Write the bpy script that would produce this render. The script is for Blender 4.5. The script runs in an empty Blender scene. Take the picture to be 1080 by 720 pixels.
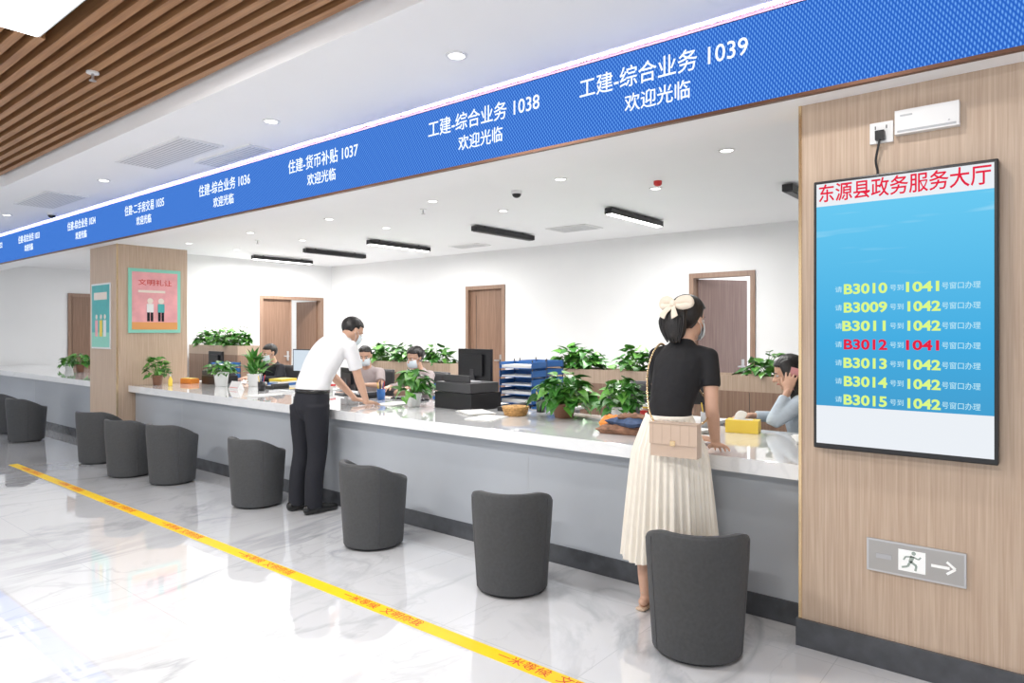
import bpy, math, random
from math import sin, cos, pi, radians, sqrt, atan2
from mathutils import Vector, Matrix, Euler
random.seed(7)
scene = bpy.context.scene
COL = scene.collection
V = Vector

# ------------------------------------------------------------------ materials
def _nt(name):
    m = bpy.data.materials.new(name); m.use_nodes = True
    nt = m.node_tree; b = nt.nodes['Principled BSDF']
    return m, nt, b

def mat(name, col, rough=0.5, metal=0.0, emis=None, es=0.0, var=0.0, vscale=8.0, coat=0.0, trans=0.0, bump=0.0, bscale=200.0, sheen=0.0):
    m, nt, b = _nt(name)
    b.inputs['Base Color'].default_value = (*col, 1)
    b.inputs['Roughness'].default_value = rough
    b.inputs['Metallic'].default_value = metal
    b.inputs['Coat Weight'].default_value = coat
    b.inputs['Sheen Weight'].default_value = sheen
    if emis:
        b.inputs['Emission Color'].default_value = (*emis, 1)
        b.inputs['Emission Strength'].default_value = es
    if var > 0 or bump > 0:
        tc = nt.nodes.new('ShaderNodeTexCoord')
    if var > 0:
        n = nt.nodes.new('ShaderNodeTexNoise'); n.inputs['Scale'].default_value = vscale; n.inputs['Detail'].default_value = 4
        nt.links.new(tc.outputs['Object'], n.inputs['Vector'])
        r = nt.nodes.new('ShaderNodeValToRGB')
        r.color_ramp.elements[0].position = 0.3; r.color_ramp.elements[1].position = 0.7
        r.color_ramp.elements[0].color = (*[max(0, c*(1-var)) for c in col], 1)
        r.color_ramp.elements[1].color = (*[min(1, c*(1+var)) for c in col], 1)
        nt.links.new(n.outputs['Fac'], r.inputs['Fac']); nt.links.new(r.outputs['Color'], b.inputs['Base Color'])
    if bump > 0:
        n2 = nt.nodes.new('ShaderNodeTexNoise'); n2.inputs['Scale'].default_value = bscale
        nt.links.new(tc.outputs['Object'], n2.inputs['Vector'])
        bp = nt.nodes.new('ShaderNodeBump'); bp.inputs['Strength'].default_value = bump; bp.inputs['Distance'].default_value = 0.003 if bscale > 60 else 0.016
        nt.links.new(n2.outputs['Fac'], bp.inputs['Height']); nt.links.new(bp.outputs['Normal'], b.inputs['Normal'])
    return m

def wood(name, c1, c2, scale=(45, 45, 1.2), rough=0.45):
    m, nt, b = _nt(name)
    tc = nt.nodes.new('ShaderNodeTexCoord'); mp = nt.nodes.new('ShaderNodeMapping')
    mp.inputs['Scale'].default_value = scale
    n = nt.nodes.new('ShaderNodeTexNoise'); n.inputs['Scale'].default_value = 1.6; n.inputs['Detail'].default_value = 6; n.inputs['Distortion'].default_value = 0.4
    r = nt.nodes.new('ShaderNodeValToRGB')
    r.color_ramp.elements[0].position = 0.32; r.color_ramp.elements[1].position = 0.68
    r.color_ramp.elements[0].color = (*c1, 1); r.color_ramp.elements[1].color = (*c2, 1)
    nt.links.new(tc.outputs['Object'], mp.inputs['Vector']); nt.links.new(mp.outputs['Vector'], n.inputs['Vector'])
    nt.links.new(n.outputs['Fac'], r.inputs['Fac']); nt.links.new(r.outputs['Color'], b.inputs['Base Color'])
    b.inputs['Roughness'].default_value = rough
    return m

def marble(name, base, vein, scale, rough, tile=None, width=0.035, strength=0.6, coat=0.0):
    m, nt, b = _nt(name)
    L = nt.links.new
    tc = nt.nodes.new('ShaderNodeTexCoord')
    fac = None
    for k, (sc, w, st) in enumerate([(scale, width, strength), (scale*2.7, width*0.7, strength*0.5)]):
        mp = nt.nodes.new('ShaderNodeMapping'); mp.inputs['Location'].default_value = (k*7.3, 2.1*k, 0)
        mp.inputs['Rotation'].default_value = (0, 0, 0.6+k); mp.inputs['Scale'].default_value = (1, 0.45, 1)
        L(tc.outputs['Object'], mp.inputs['Vector'])
        n = nt.nodes.new('ShaderNodeTexNoise'); n.inputs['Scale'].default_value = sc; n.inputs['Detail'].default_value = 7
        n.inputs['Roughness'].default_value = 0.55; n.inputs['Distortion'].default_value = 1.1
        L(mp.outputs['Vector'], n.inputs['Vector'])
        s = nt.nodes.new('ShaderNodeMath'); s.operation = 'SUBTRACT'; s.inputs[1].default_value = 0.5; L(n.outputs['Fac'], s.inputs[0])
        a = nt.nodes.new('ShaderNodeMath'); a.operation = 'ABSOLUTE'; L(s.outputs[0], a.inputs[0])
        mr = nt.nodes.new('ShaderNodeMapRange'); mr.inputs['From Min'].default_value = 0; mr.inputs['From Max'].default_value = w
        mr.inputs['To Min'].default_value = st; mr.inputs['To Max'].default_value = 0; L(a.outputs[0], mr.inputs['Value'])
        if fac is None: fac = mr.outputs[0]
        else:
            ad = nt.nodes.new('ShaderNodeMath'); ad.operation = 'MAXIMUM'; L(fac, ad.inputs[0]); L(mr.outputs[0], ad.inputs[1]); fac = ad.outputs[0]
    nc = nt.nodes.new('ShaderNodeTexNoise'); nc.inputs['Scale'].default_value = 1.1; nc.inputs['Detail'].default_value = 2
    L(tc.outputs['Object'], nc.inputs['Vector'])
    cr = nt.nodes.new('ShaderNodeMapRange'); cr.inputs['From Min'].default_value = 0.34; cr.inputs['From Max'].default_value = 0.6; L(nc.outputs['Fac'], cr.inputs['Value'])
    mu = nt.nodes.new('ShaderNodeMath'); mu.operation = 'MULTIPLY'; L(fac, mu.inputs[0]); L(cr.outputs[0], mu.inputs[1]); fac = mu.outputs[0]
    mx = nt.nodes.new('ShaderNodeMixRGB'); mx.inputs['Color1'].default_value = (*base, 1); mx.inputs['Color2'].default_value = (*vein, 1)
    L(fac, mx.inputs['Fac']); out = mx.outputs['Color']
    if tile:
        br = nt.nodes.new('ShaderNodeTexBrick'); br.offset = 0
        br.inputs['Scale'].default_value = 1.0; br.inputs['Brick Width'].default_value = tile; br.inputs['Row Height'].default_value = tile
        br.inputs['Mortar Size'].default_value = 0.0018; br.inputs['Mortar Smooth'].default_value = 0.1
        L(tc.outputs['Object'], br.inputs['Vector'])
        m2 = nt.nodes.new('ShaderNodeMixRGB'); m2.inputs['Color2'].default_value = (0.55, 0.57, 0.59, 1)
        L(out, m2.inputs['Color1']); L(br.outputs['Fac'], m2.inputs['Fac']); out = m2.outputs['Color']
    L(out, b.inputs['Base Color'])
    b.inputs['Roughness'].default_value = rough
    b.inputs['IOR'].default_value = 1.7
    b.inputs['Specular IOR Level'].default_value = 0.8
    b.inputs['Coat Weight'].default_value = coat; b.inputs['Coat Roughness'].default_value = 0.015
    return m

def emit(name, col, s):
    m = bpy.data.materials.new(name); m.use_nodes = True
    nt = m.node_tree; nt.nodes.clear()
    e = nt.nodes.new('ShaderNodeEmission'); e.inputs['Color'].default_value = (*col, 1); e.inputs['Strength'].default_value = s
    o = nt.nodes.new('ShaderNodeOutputMaterial'); nt.links.new(e.outputs[0], o.inputs[0])
    return m

def led_mat():
    m = emit('led_blue', (0.05, 0.2, 0.8), 1.0)
    nt = m.node_tree; L = nt.links.new
    e = [n for n in nt.nodes if n.type == 'EMISSION'][0]
    tc = nt.nodes.new('ShaderNodeTexCoord')
    fs = []
    for rot, sc, di in ((35, 20, 0.6), (-8, 26, 0.3)):
        w = nt.nodes.new('ShaderNodeTexWave'); w.bands_direction = 'X'; w.inputs['Scale'].default_value = sc; w.inputs['Distortion'].default_value = di; w.inputs['Detail Scale'].default_value = 0.4
        mp = nt.nodes.new('ShaderNodeMapping'); mp.inputs['Rotation'].default_value = (0, radians(rot), 0)
        L(tc.outputs['Object'], mp.inputs['Vector']); L(mp.outputs['Vector'], w.inputs['Vector']); fs.append(w)
    mul = nt.nodes.new('ShaderNodeMath'); mul.operation = 'MULTIPLY'; L(fs[0].outputs['Fac'], mul.inputs[0]); L(fs[1].outputs['Fac'], mul.inputs[1])
    r = nt.nodes.new('ShaderNodeValToRGB')
    r.color_ramp.elements[0].color = (0.020, 0.115, 0.53, 1); r.color_ramp.elements[1].color = (0.17, 0.42, 0.92, 1)
    L(mul.outputs[0], r.inputs['Fac']); L(r.outputs['Color'], e.inputs['Color'])
    e.inputs['Strength'].default_value = 1.1
    return m

def screen_mat():
    m = emit('display_sky', (0.1, 0.5, 0.9), 1.0)
    nt = m.node_tree; L = nt.links.new
    e = [n for n in nt.nodes if n.type == 'EMISSION'][0]
    tc = nt.nodes.new('ShaderNodeTexCoord'); sp = nt.nodes.new('ShaderNodeSeparateXYZ'); L(tc.outputs['Object'], sp.inputs[0])
    mr = nt.nodes.new('ShaderNodeMapRange'); mr.inputs['From Min'].default_value = -0.45; mr.inputs['From Max'].default_value = 0.5
    L(sp.outputs['Z'], mr.inputs['Value'])
    r = nt.nodes.new('ShaderNodeValToRGB')
    r.color_ramp.elements[0].color = (0.06, 0.34, 0.62, 1); r.color_ramp.elements[1].color = (0.15, 0.60, 0.90, 1)
    e2 = r.color_ramp.elements.new(0.35); e2.color = (0.06, 0.42, 0.76, 1)
    L(mr.outputs[0], r.inputs['Fac'])
    mp = nt.nodes.new('ShaderNodeMapping'); mp.inputs['Scale'].default_value = (1.6, 1, 16); mp.inputs['Rotation'].default_value = (0, -0.05, 0)
    n = nt.nodes.new('ShaderNodeTexNoise'); n.inputs['Scale'].default_value = 1.3; n.inputs['Detail'].default_value = 2
    L(tc.outputs['Object'], mp.inputs['Vector']); L(mp.outputs['Vector'], n.inputs['Vector'])
    m1 = nt.nodes.new('ShaderNodeMapRange'); m1.inputs['From Min'].default_value = 0.60; m1.inputs['From Max'].default_value = 0.72; m1.inputs['To Max'].default_value = 0.35
    L(n.outputs['Fac'], m1.inputs['Value'])
    m2 = nt.nodes.new('ShaderNodeMapRange'); m2.inputs['From Min'].default_value = 0.12; m2.inputs['From Max'].default_value = 0.28
    L(sp.outputs['Z'], m2.inputs['Value'])
    mu = nt.nodes.new('ShaderNodeMath'); mu.operation = 'MULTIPLY'; L(m1.outputs[0], mu.inputs[0]); L(m2.outputs[0], mu.inputs[1])
    mx = nt.nodes.new('ShaderNodeMixRGB'); mx.inputs['Color2'].default_value = (0.6, 0.88, 1, 1); L(mu.outputs[0], mx.inputs['Fac']); L(r.outputs['Color'], mx.inputs['Color1'])
    L(mx.outputs['Color'], e.inputs['Color'])
    return m

WHITE = mat('wall_white_paint', (0.86, 0.865, 0.87), 0.6, var=0.01, vscale=2)
CEILW = mat('ceiling_white', (0.90, 0.905, 0.92), 0.65, var=0.008, vscale=2)
FLOOR = marble('floor_marble', (0.73, 0.74, 0.76), (0.30, 0.32, 0.35), 0.75, 0.025, tile=0.8, width=0.030, strength=0.55, coat=1.0)
SLAB = marble('counter_stone', (0.84, 0.85, 0.86), (0.6, 0.62, 0.65), 1.6, 0.05, width=0.03, strength=0.35, coat=0.6)
PANEL = mat('counter_grey_panel', (0.42, 0.45, 0.49), 0.25, var=0.03, vscale=1.5)
DARKST = mat('dark_stone_skirting', (0.075, 0.08, 0.09), 0.25, var=0.25, vscale=10)
OAK = wood('oak_panel', (0.47, 0.34, 0.25), (0.59, 0.46, 0.35), (70, 70, 1.6), 0.4)
OAKD = wood('walnut_door', (0.20, 0.115, 0.075), (0.29, 0.175, 0.12), (40, 40, 1.2), 0.45)
OAKF = wood('door_frame_wood', (0.26, 0.16, 0.11), (0.35, 0.23, 0.165), (40, 40, 1.2), 0.45)
MAUVE = wood('open_door_wood', (0.22, 0.15, 0.14), (0.29, 0.21, 0.19), (40, 40, 1.2), 0.45)
SLAT = wood('slat_wood', (0.27, 0.125, 0.05), (0.42, 0.22, 0.10), (1.5, 40, 40), 0.45)
SLATD = mat('slat_void', (0.03, 0.015, 0.008), 0.9)
BROWN = mat('brown_metal_trim', (0.16, 0.075, 0.045), 0.35, metal=0.5)
GOLD = mat('gold_trim', (0.75, 0.55, 0.32), 0.22, metal=0.9)
GREYF = mat('grey_upholstery', (0.052, 0.054, 0.057), 0.7, var=0.12, vscale=60, bump=0.3, bscale=400, sheen=0.05)
BLACK = mat('black_plastic', (0.012, 0.012, 0.014), 0.35)
DGREY = mat('dark_grey_plastic', (0.05, 0.05, 0.055), 0.45)
WPLAS = mat('white_plastic', (0.78, 0.78, 0.78), 0.35)
GPLAS = mat('grey_plastic', (0.45, 0.46, 0.48), 0.4)
STEEL = mat('brushed_steel', (0.55, 0.55, 0.56), 0.3, metal=0.85)
YELLOW = mat('tape_yellow', (0.86, 0.57, 0.0), 0.4, var=0.03)
REDT = mat('tape_red_text', (0.62, 0.04, 0.02), 0.5)
LEAF1 = mat('leaf_green', (0.045, 0.19, 0.025), 0.4, var=0.35, vscale=14)
LEAF2 = mat('leaf_light_green', (0.12, 0.33, 0.05), 0.4, var=0.3, vscale=14)
SOIL = mat('soil', (0.05, 0.03, 0.02), 0.9)
PETAL = mat('petal_white', (0.85, 0.82, 0.78), 0.6)
POTW = mat('pot_white_ceramic', (0.8, 0.8, 0.8), 0.2)
POTB = mat('pot_brown_ceramic', (0.22, 0.10, 0.06), 0.35)
SKIN = mat('skin', (0.63, 0.38, 0.27), 0.5, var=0.04, vscale=20)
HAIR = mat('hair_black', (0.010, 0.008, 0.008), 0.4, var=0.3, vscale=50, bump=0.6, bscale=120)
SHIRTW = mat('shirt_white', (0.78, 0.78, 0.80), 0.8, bump=0.6, bscale=11)
SHIRTB = mat('blouse_pale_blue', (0.48, 0.56, 0.64), 0.8, bump=0.5, bscale=14)
SHIRTK = mat('top_black', (0.010, 0.010, 0.012), 0.85, bump=0.6, bscale=12)
SHIRTP = mat('shirt_grey_pink', (0.45, 0.38, 0.38), 0.8, bump=0.5, bscale=14)
NAVY = mat('trousers_navy', (0.007, 0.008, 0.014), 0.8, bump=0.6, bscale=9)
CREAM = mat('skirt_cream', (0.84, 0.79, 0.70), 0.85, var=0.03, vscale=12)
BOWM = mat('bow_cream', (0.80, 0.70, 0.58), 0.7)
BAGM = mat('bag_beige_leather', (0.60, 0.46, 0.36), 0.4)
STITCH = mat('bag_stitch', (0.42, 0.30, 0.22), 0.5)
SHOE = mat('shoe_black_leather', (0.01, 0.01, 0.01), 0.25)
SANDAL = mat('sandal_beige', (0.62, 0.45, 0.32), 0.5)
MASK = mat('mask_pale_blue', (0.74, 0.82, 0.88), 0.8)
EYEW = mat('eye_white', (0.8, 0.8, 0.8), 0.2)
EYED = mat('eye_iris', (0.02, 0.012, 0.01), 0.15)
LIPS = mat('lips', (0.5, 0.2, 0.17), 0.5)
BLUEP = mat('file_tray_blue', (0.03, 0.14, 0.42), 0.4)
PAPER = mat('paper_white', (0.82, 0.82, 0.80), 0.8)
ORANGE = mat('orange_plastic', (0.85, 0.28, 0.04), 0.5)
YELP = mat('yellow_card', (0.85, 0.62, 0.08), 0.5)
REDP = mat('red_plastic', (0.6, 0.03, 0.03), 0.4)
WICK = mat('wicker_tan', (0.55, 0.32, 0.12), 0.7, var=0.3, vscale=60)
CLOTH = mat('brown_plaid_cloth', (0.25, 0.13, 0.08), 0.9, var=0.5, vscale=25)
DENIM = mat('denim_cloth', (0.06, 0.10, 0.20), 0.9, var=0.3, vscale=30)
LED = led_mat()
EW = emit('lamp_white', (1, 0.98, 0.95), 7.0)
EPAN = emit('panel_lamp', (1, 1, 1), 5.0)
ETXT = emit('led_text_white', (0.85, 0.93, 1.0), 1.3)
SCR = screen_mat()
SWH = emit('display_white', (0.86, 0.90, 0.95), 0.98)
SRED = emit('display_red', (0.80, 0.02, 0.06), 1.0)
SYEL = emit('display_yellow', (0.72, 0.95, 0.25), 1.0)
SCYN = emit('display_pale', (0.55, 0.85, 0.95), 1.0)
MONL = emit('monitor_lit', (0.75, 0.85, 0.95), 0.9)
TEAL = mat('poster_teal', (0.07, 0.42, 0.42), 0.35, var=0.1, vscale=6)
PINK = mat('poster_pink', (0.80, 0.38, 0.40), 0.35, var=0.12, vscale=6)
PMINT = mat('poster_mint', (0.25, 0.62, 0.50), 0.35)
PCREAM = mat('poster_cream', (0.80, 0.70, 0.62), 0.4)

# ------------------------------------------------------------------ geometry helpers
def catmull(P, k=4):
    out = []
    n = len(P)
    for i in range(n-1):
        p0 = P[max(i-1, 0)]; p1 = P[i]; p2 = P[i+1]; p3 = P[min(i+2, n-1)]
        for j in range(k):
            t = j/k
            out.append(tuple(0.5*((2*b)+(-a+c)*t+(2*a-5*b+4*c-d)*t*t+(-a+3*b-3*c+d)*t**3) for a, b, c, d in zip(p0, p1, p2, p3)))
    out.append(tuple(P[-1]))
    return out

def loft_geo(P, R, side=None, n=16, k=4, rnd=(1, 1), smooth=True):
    rows = []
    for p, r in zip(P, R):
        if not isinstance(r, (tuple, list)): r = (r, r)
        rows.append((p[0], p[1], p[2], r[0], r[1]))
    if smooth and len(rows) > 2: rows = catmull(rows, k)
    pts = [V(r[:3]) for r in rows]; rad = [(max(r[3], 1e-4), max(r[4], 1e-4)) for r in rows]
    t0 = (pts[1]-pts[0]).normalized()
    s = V(side) if side is not None else (V((1, 0, 0)) if abs(t0.x) < 0.8 else V((0, 1, 0)))
    rings = []
    for i, p in enumerate(pts):
        if i == 0: t = pts[1]-pts[0]
        elif i == len(pts)-1: t = pts[-1]-pts[-2]
        else: t = pts[i+1]-pts[i-1]
        t = t.normalized()
        base = V(side) if side is not None else s
        s2 = base - t*base.dot(t)
        if s2.length < 1e-3: s2 = s - t*s.dot(t)
        s = s2.normalized(); o = t.cross(s)
        rings.append((p, s.copy(), o, rad[i], t))
    full = []
    if rnd[0]:
        p, s_, o, (a, b), t = rings[0]; m = min(a, b)*rnd[0]
        for ang in (75, 45, 20):
            q = radians(ang); full.append((p - t*m*sin(q), s_, o, (a*cos(q), b*cos(q))))
    for r in rings: full.append(r[:4])
    if rnd[1]:
        p, s_, o, (a, b), t = rings[-1]; m = min(a, b)*rnd[1]
        for ang in (20, 45, 75):
            q = radians(ang); full.append((p + t*m*sin(q), s_, o, (a*cos(q), b*cos(q))))
    vs = []; fs = []
    for (p, s_, o, (a, b)) in full:
        for j in range(n):
            q = 2*pi*j/n
            vs.append(p + s_*a*cos(q) + o*b*sin(q))
    m = len(full)
    for i in range(m-1):
        for j in range(n):
            j2 = (j+1) % n
            fs.append((i*n+j, i*n+j2, (i+1)*n+j2, (i+1)*n+j))
    fs.append(tuple(reversed(range(n)))); fs.append(tuple((m-1)*n+j for j in range(n)))
    return vs, fs

def ell_geo(c, r, n=20, m=14):
    vs = [V((c[0], c[1], c[2]+r[2]))]; fs = []
    for i in range(1, m):
        q = pi*i/m
        for j in range(n):
            a = 2*pi*j/n
            vs.append(V((c[0]+r[0]*sin(q)*cos(a), c[1]+r[1]*sin(q)*sin(a), c[2]+r[2]*cos(q))))
    vs.append(V((c[0], c[1], c[2]-r[2])))
    for j in range(n): fs.append((0, 1+j, 1+(j+1) % n))
    for i in range(m-2):
        for j in range(n):
            a = 1+i*n+j; b = 1+i*n+(j+1) % n
            fs.append((a, a+n, b+n, b))
    e = len(vs)-1; s = 1+(m-2)*n
    for j in range(n): fs.append((s+j, e, s+(j+1) % n))
    return vs, fs

def box_geo(x0, x1, y0, y1, z0, z1):
    vs = [V(p) for p in [(x0,y0,z0),(x1,y0,z0),(x1,y1,z0),(x0,y1,z0),(x0,y0,z1),(x1,y0,z1),(x1,y1,z1),(x0,y1,z1)]]
    fs = [(0,3,2,1),(4,5,6,7),(0,1,5,4),(1,2,6,5),(2,3,7,6),(3,0,4,7)]
    return vs, fs

def lathe_geo(prof, n=32, cap=(True, True)):
    vs = []; fs = []
    for r, z in prof:
        for j in range(n):
            a = 2*pi*j/n; vs.append(V((r*cos(a), r*sin(a), z)))
    for i in range(len(prof)-1):
        for j in range(n):
            j2 = (j+1) % n
            fs.append((i*n+j, i*n+j2, (i+1)*n+j2, (i+1)*n+j))
    if cap[0]: fs.append(tuple(reversed(range(n))))
    if cap[1]: fs.append(tuple((len(prof)-1)*n+j for j in range(n)))
    return vs, fs

class B:
    def __init__(s): s.v = []; s.f = []; s.mi = []; s.sm = []; s.mats = []
    def add(s, geo, m, M=None, smooth=False):
        vs, fs = geo
        if m not in s.mats: s.mats.append(m)
        k = s.mats.index(m); o = len(s.v)
        for p in vs: s.v.append(tuple(M @ V(p)) if M is not None else tuple(p))
        for f in fs: s.f.append(tuple(i+o for i in f)); s.mi.append(k); s.sm.append(smooth)
        return s
    def box(s, x0, x1, y0, y1, z0, z1, m, M=None): return s.add(box_geo(x0, x1, y0, y1, z0, z1), m, M)
    def cyl(s, c, r, h, m, M=None, n=24, r2=None):
        T = Matrix.Translation(V(c))
        if M is not None: T = M @ T
        return s.add(lathe_geo([(r, 0), (r if r2 is None else r2, h)], n), m, T, False)
    def tube(s, pts, r, m, M=None, n=8, smooth=True):
        return s.add(loft_geo(pts, [r]*len(pts), n=n, k=4, smooth=smooth), m, M, True)
    def ell(s, c, r, m, M=None, n=20, k=14): return s.add(ell_geo(c, r, n, k), m, M, True)
    def make(s, name, loc=(0, 0, 0), rz=0, parent=None, bevel=0, data=None):
        me = bpy.data.meshes.new(name); me.from_pydata(s.v, [], s.f)
        for m in s.mats: me.materials.append(m)
        me.polygons.foreach_set('material_index', s.mi); me.polygons.foreach_set('use_smooth', s.sm)
        me.update()
        return place(me, name, loc, rz, parent, bevel)

def place(me, name, loc=(0, 0, 0), rz=0, parent=None, bevel=0):
    o = bpy.data.objects.new(name, me); COL.objects.link(o)
    o.location = loc; o.rotation_euler = (0, 0, rz)
    if bevel:
        md = o.modifiers.new('bevel', 'BEVEL'); md.width = bevel; md.segments = 2; md.limit_method = 'ANGLE'; md.angle_limit = radians(50)
    if parent: attach(o, parent)
    return o

def empty(name, loc):
    e = bpy.data.objects.new(name, None); COL.objects.link(e); e.location = loc; e.empty_display_size = 0.1
    return e
def attach(o, p):
    o.parent = p; o.matrix_parent_inverse = Matrix.Translation(-V(p.location))

def wbox(name, x0, x1, y0, y1, z0, z1, m, bevel=0, parent=None):
    return B().box(x0, x1, y0, y1, z0, z1, m).make(name, parent=parent, bevel=bevel)

def fuse(name, geos, m, voxel=0.006, smooth=4, parent=None, M=None):
    b = B()
    for g in geos: b.add(g, m, M)
    me = bpy.data.meshes.new('tmp'); me.from_pydata(b.v, [], b.f); me.update()
    o = bpy.data.objects.new('tmp', me); COL.objects.link(o)
    r = o.modifiers.new('r', 'REMESH'); r.mode = 'VOXEL'; r.voxel_size = voxel; r.use_smooth_shade = True
    if smooth:
        s = o.modifiers.new('s', 'SMOOTH'); s.factor = 0.5; s.iterations = smooth
    dg = bpy.context.evaluated_depsgraph_get()
    me2 = bpy.data.meshes.new_from_object(o.evaluated_get(dg))
    bpy.data.objects.remove(o); bpy.data.meshes.remove(me)
    me2.materials.clear(); me2.materials.append(m)
    for p in me2.polygons: p.use_smooth = True; p.material_index = 0
    me2.name = name
    o2 = bpy.data.objects.new(name, me2); COL.objects.link(o2)
    if parent: attach(o2, parent)
    return o2

def text(name, body, m, loc, rot, size, width=None, parent=None, align='CENTER', ext=0.0008, bold=0.0):
    c = bpy.data.curves.new(name, 'FONT'); c.body = body; c.size = size; c.extrude = ext; c.offset = bold
    c.align_x = align; c.align_y = 'CENTER'; c.resolution_u = 3
    c.materials.append(m)
    o = bpy.data.objects.new(name, c); COL.objects.link(o)
    o.location = loc; o.rotation_euler = rot
    if width:
        bpy.context.view_layer.update()
        w = o.dimensions.x
        if w > 0: o.scale = (width/w, 1, 1)
    if parent: attach(o, parent)
    return o

def frame(o, y, z):
    y = V(y).normalized(); z = V(z); z = (z - y*z.dot(y)).normalized(); x = y.cross(z)
    M = Matrix(((x.x, y.x, z.x, o[0]), (x.y, y.y, z.y, o[1]), (x.z, y.z, z.z, o[2]), (0, 0, 0, 1)))
    return M

# ------------------------------------------------------------------ room shell
YP = 3.30
YB = 3.14
wbox('floor', -16, 4, -6, 11, -0.1, 0, FLOOR)
c = B()
c.box(-16, 4, 2.11, 3.30, 2.93, 3.25, CEILW)
c.box(-16, -8.4, -6, 2.11, 2.93, 3.25, CEILW)
c.make('ceiling_lobby')
wbox('ceiling_slat_backing', -8.4, 4, -6, 2.11, 3.2, 3.25, SLATD)
c = B()
y = 2.07
while y > -3.0:
    if not (0.86 < y < 1.26):
        c.box(-8.39, 3.9, y-0.045, y, 3.03, 3.12, SLAT)
    else:
        c.box(-8.39, -4.28, y-0.045, y, 3.03, 3.12, SLAT)
        c.box(-3.0, 3.9, y-0.045, y, 3.03, 3.12, SLAT)
    y -= 0.09
c.make('ceiling_wood_slats')
for i, (x0, x1, y0, y1) in enumerate([(-4.24, -3.04, 0.92, 1.22), (-7.4, -6.2, -0.7, -0.4), (-1.2, 0, -0.7, -0.4)]):  # first panel is in view; the others are added unseen to light the lobby
    l = B(); l.box(x0, x1, y0, y1, 3.015, 3.05, WPLAS); l.box(x0+.015, x1-.015, y0+.015, y1-.015, 3.008, 3.016, EPAN)
    l.make('ceiling_panel_light')
wbox('ceiling_office', -16, 0.3, 3.5, 8.37, 2.75, 2.85, CEILW)
wbox('wall_header', -16, 4, 3.30, 3.5, 2.497, 3.25, CEILW)
c = B()
for (x0, x1, z0, z1) in [(-16, -7.74, 0, 2.85), (-7.74, -6.90, 2.2, 2.85), (-6.90, -3.80, 0, 2.85), (-3.80, -2.95, 2.2, 2.85), (-2.95, 0.3, 0, 2.85)]:
    c.box(x0, x1, 8.27, 8.40, z0, z1, WHITE)
c.make('wall_back')
c = B()
for (y0, y1, z0, z1) in [(5.0, 6.70, 0, 2.75), (6.70, 8.06, 2.12, 2.75), (8.06, 8.27, 0, 2.75)]:
    c.box(-11.52, -11.40, y0, y1, z0, z1, WHITE)
c.make('wall_partition')
wbox('wall_left', -16.1, -16, -6, 8.4, 0, 3.25, WHITE)
wbox('wall_right', 0.2, 0.3, 3.95, 8.27, 0, 2.75, WHITE)
c = B(); c.box(-5.2, -1.2, 10.4, 10.5, 0, 2.75, WHITE); c.box(-5.2, -5.1, 8.4, 10.4, 0, 2.75, WHITE); c.box(-1.3, -1.2, 8.4, 10.4, 0, 2.75, WHITE)
c.make('wall_rear_room')
wbox('ceiling_rear_room', -5.2, -1.2, 8.4, 10.5, 2.75, 2.85, CEILW)
wbox('wall_pillar_right', -0.966, 4, YP, 3.95, 0, 2.497, OAK)
wbox('trim_pillar_seam', -0.975, -0.962, YP-0.006, YP+0.3, 0.1, 2.497, GOLD)
wbox('baseboard_pillar_right', -0.985, 4, YP-0.015, YP+0.02, 0, 0.125, DARKST)
wbox('wall_pillar_left', -9.57, -8.74, YP, 4.13, 0, 2.497, OAK)
c = B(); c.box(-8.745, -8.732, YP-0.008, YP+0.008, 0.1, 2.497, GOLD); c.make('trim_pillar_left')
wbox('baseboard_pillar_left', -9.585, -8.725, YP-0.015, 3.42, 0, 0.125, DARKST)
wbox('wall_header_side', -0.966, 0.2, 3.5, 3.95, 2.497, 2.75, CEILW)

# LED sign band
led = empty('led_sign_band', (-5, YB, 2.7))
c = B(); c.box(-15.9, 3.5, YB+0.004, YP-0.001, 2.503, 2.905, DGREY)
c.box(-15.9, 3.5, YB-0.006, YB+0.02, 2.490, 2.505, BROWN); c.box(-15.9, 3.5, YB+0.02, YP-0.001, 2.4965, 2.505, CEILW)
c.box(-15.9, 3.5, YB-0.012, YP-0.001, 2.905, 2.920, BROWN)
c.make('housing', parent=led)
c = B(); c.box(-15.9, 3.5, YB-0.002, YB+0.004, 2.505, 2.905, LED); c.make('led_panel', parent=led)
R90 = (radians(90), 0, 0)
S = 3.14/3.275
for cx, a, w in [(-1.689, '工建-综合业务 1039', .97), (-2.94, '工建-综合业务 1038', .955), (-4.65, '住建-货币补贴 1037', .93), (-6.2, '住建-综合业务 1036', .95),
              (-7.94, '住建-二手房交易 1035', 1.0), (-9.79, '住建-综合业务 1034', .95), (-11.84, '住建-综合业务 1033', .95), (-13.6, '住建-综合业务 1032', .95)]:
    text('sign_text', a, ETXT, (cx*S, YB-0.004, 2.772), R90, 0.118, w*S, led, bold=0.0005)
    text('sign_text_welcome', '欢迎光临', ETXT, (cx*S, YB-0.004, 2.635), R90, 0.10, 0.38*S, led, bold=0.0005)

# ------------------------------------------------------------------ counters
def counter(name, x0, x1):
    b = B()
    b.box(x0, x1, 3.50, 4.40, 0.11, 0.735, PANEL)
    b.box(x0, x1, 3.49, 4.38, 0, 0.115, DARKST)
    b.box(x0, x1, 3.42, 4.50, 0.735, 0.81, SLAB)
    x = x0+1.2
    while x < x1-0.2:
        b.box(x-0.001, x+0.001, 3.4990, 3.50, 0.115, 0.735, GPLAS); x += 2.4
    b.make(name, bevel=0.004)
counter('service_counter', -8.725, -0.966)
counter('service_counter', -15.98, -9.585)

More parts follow.
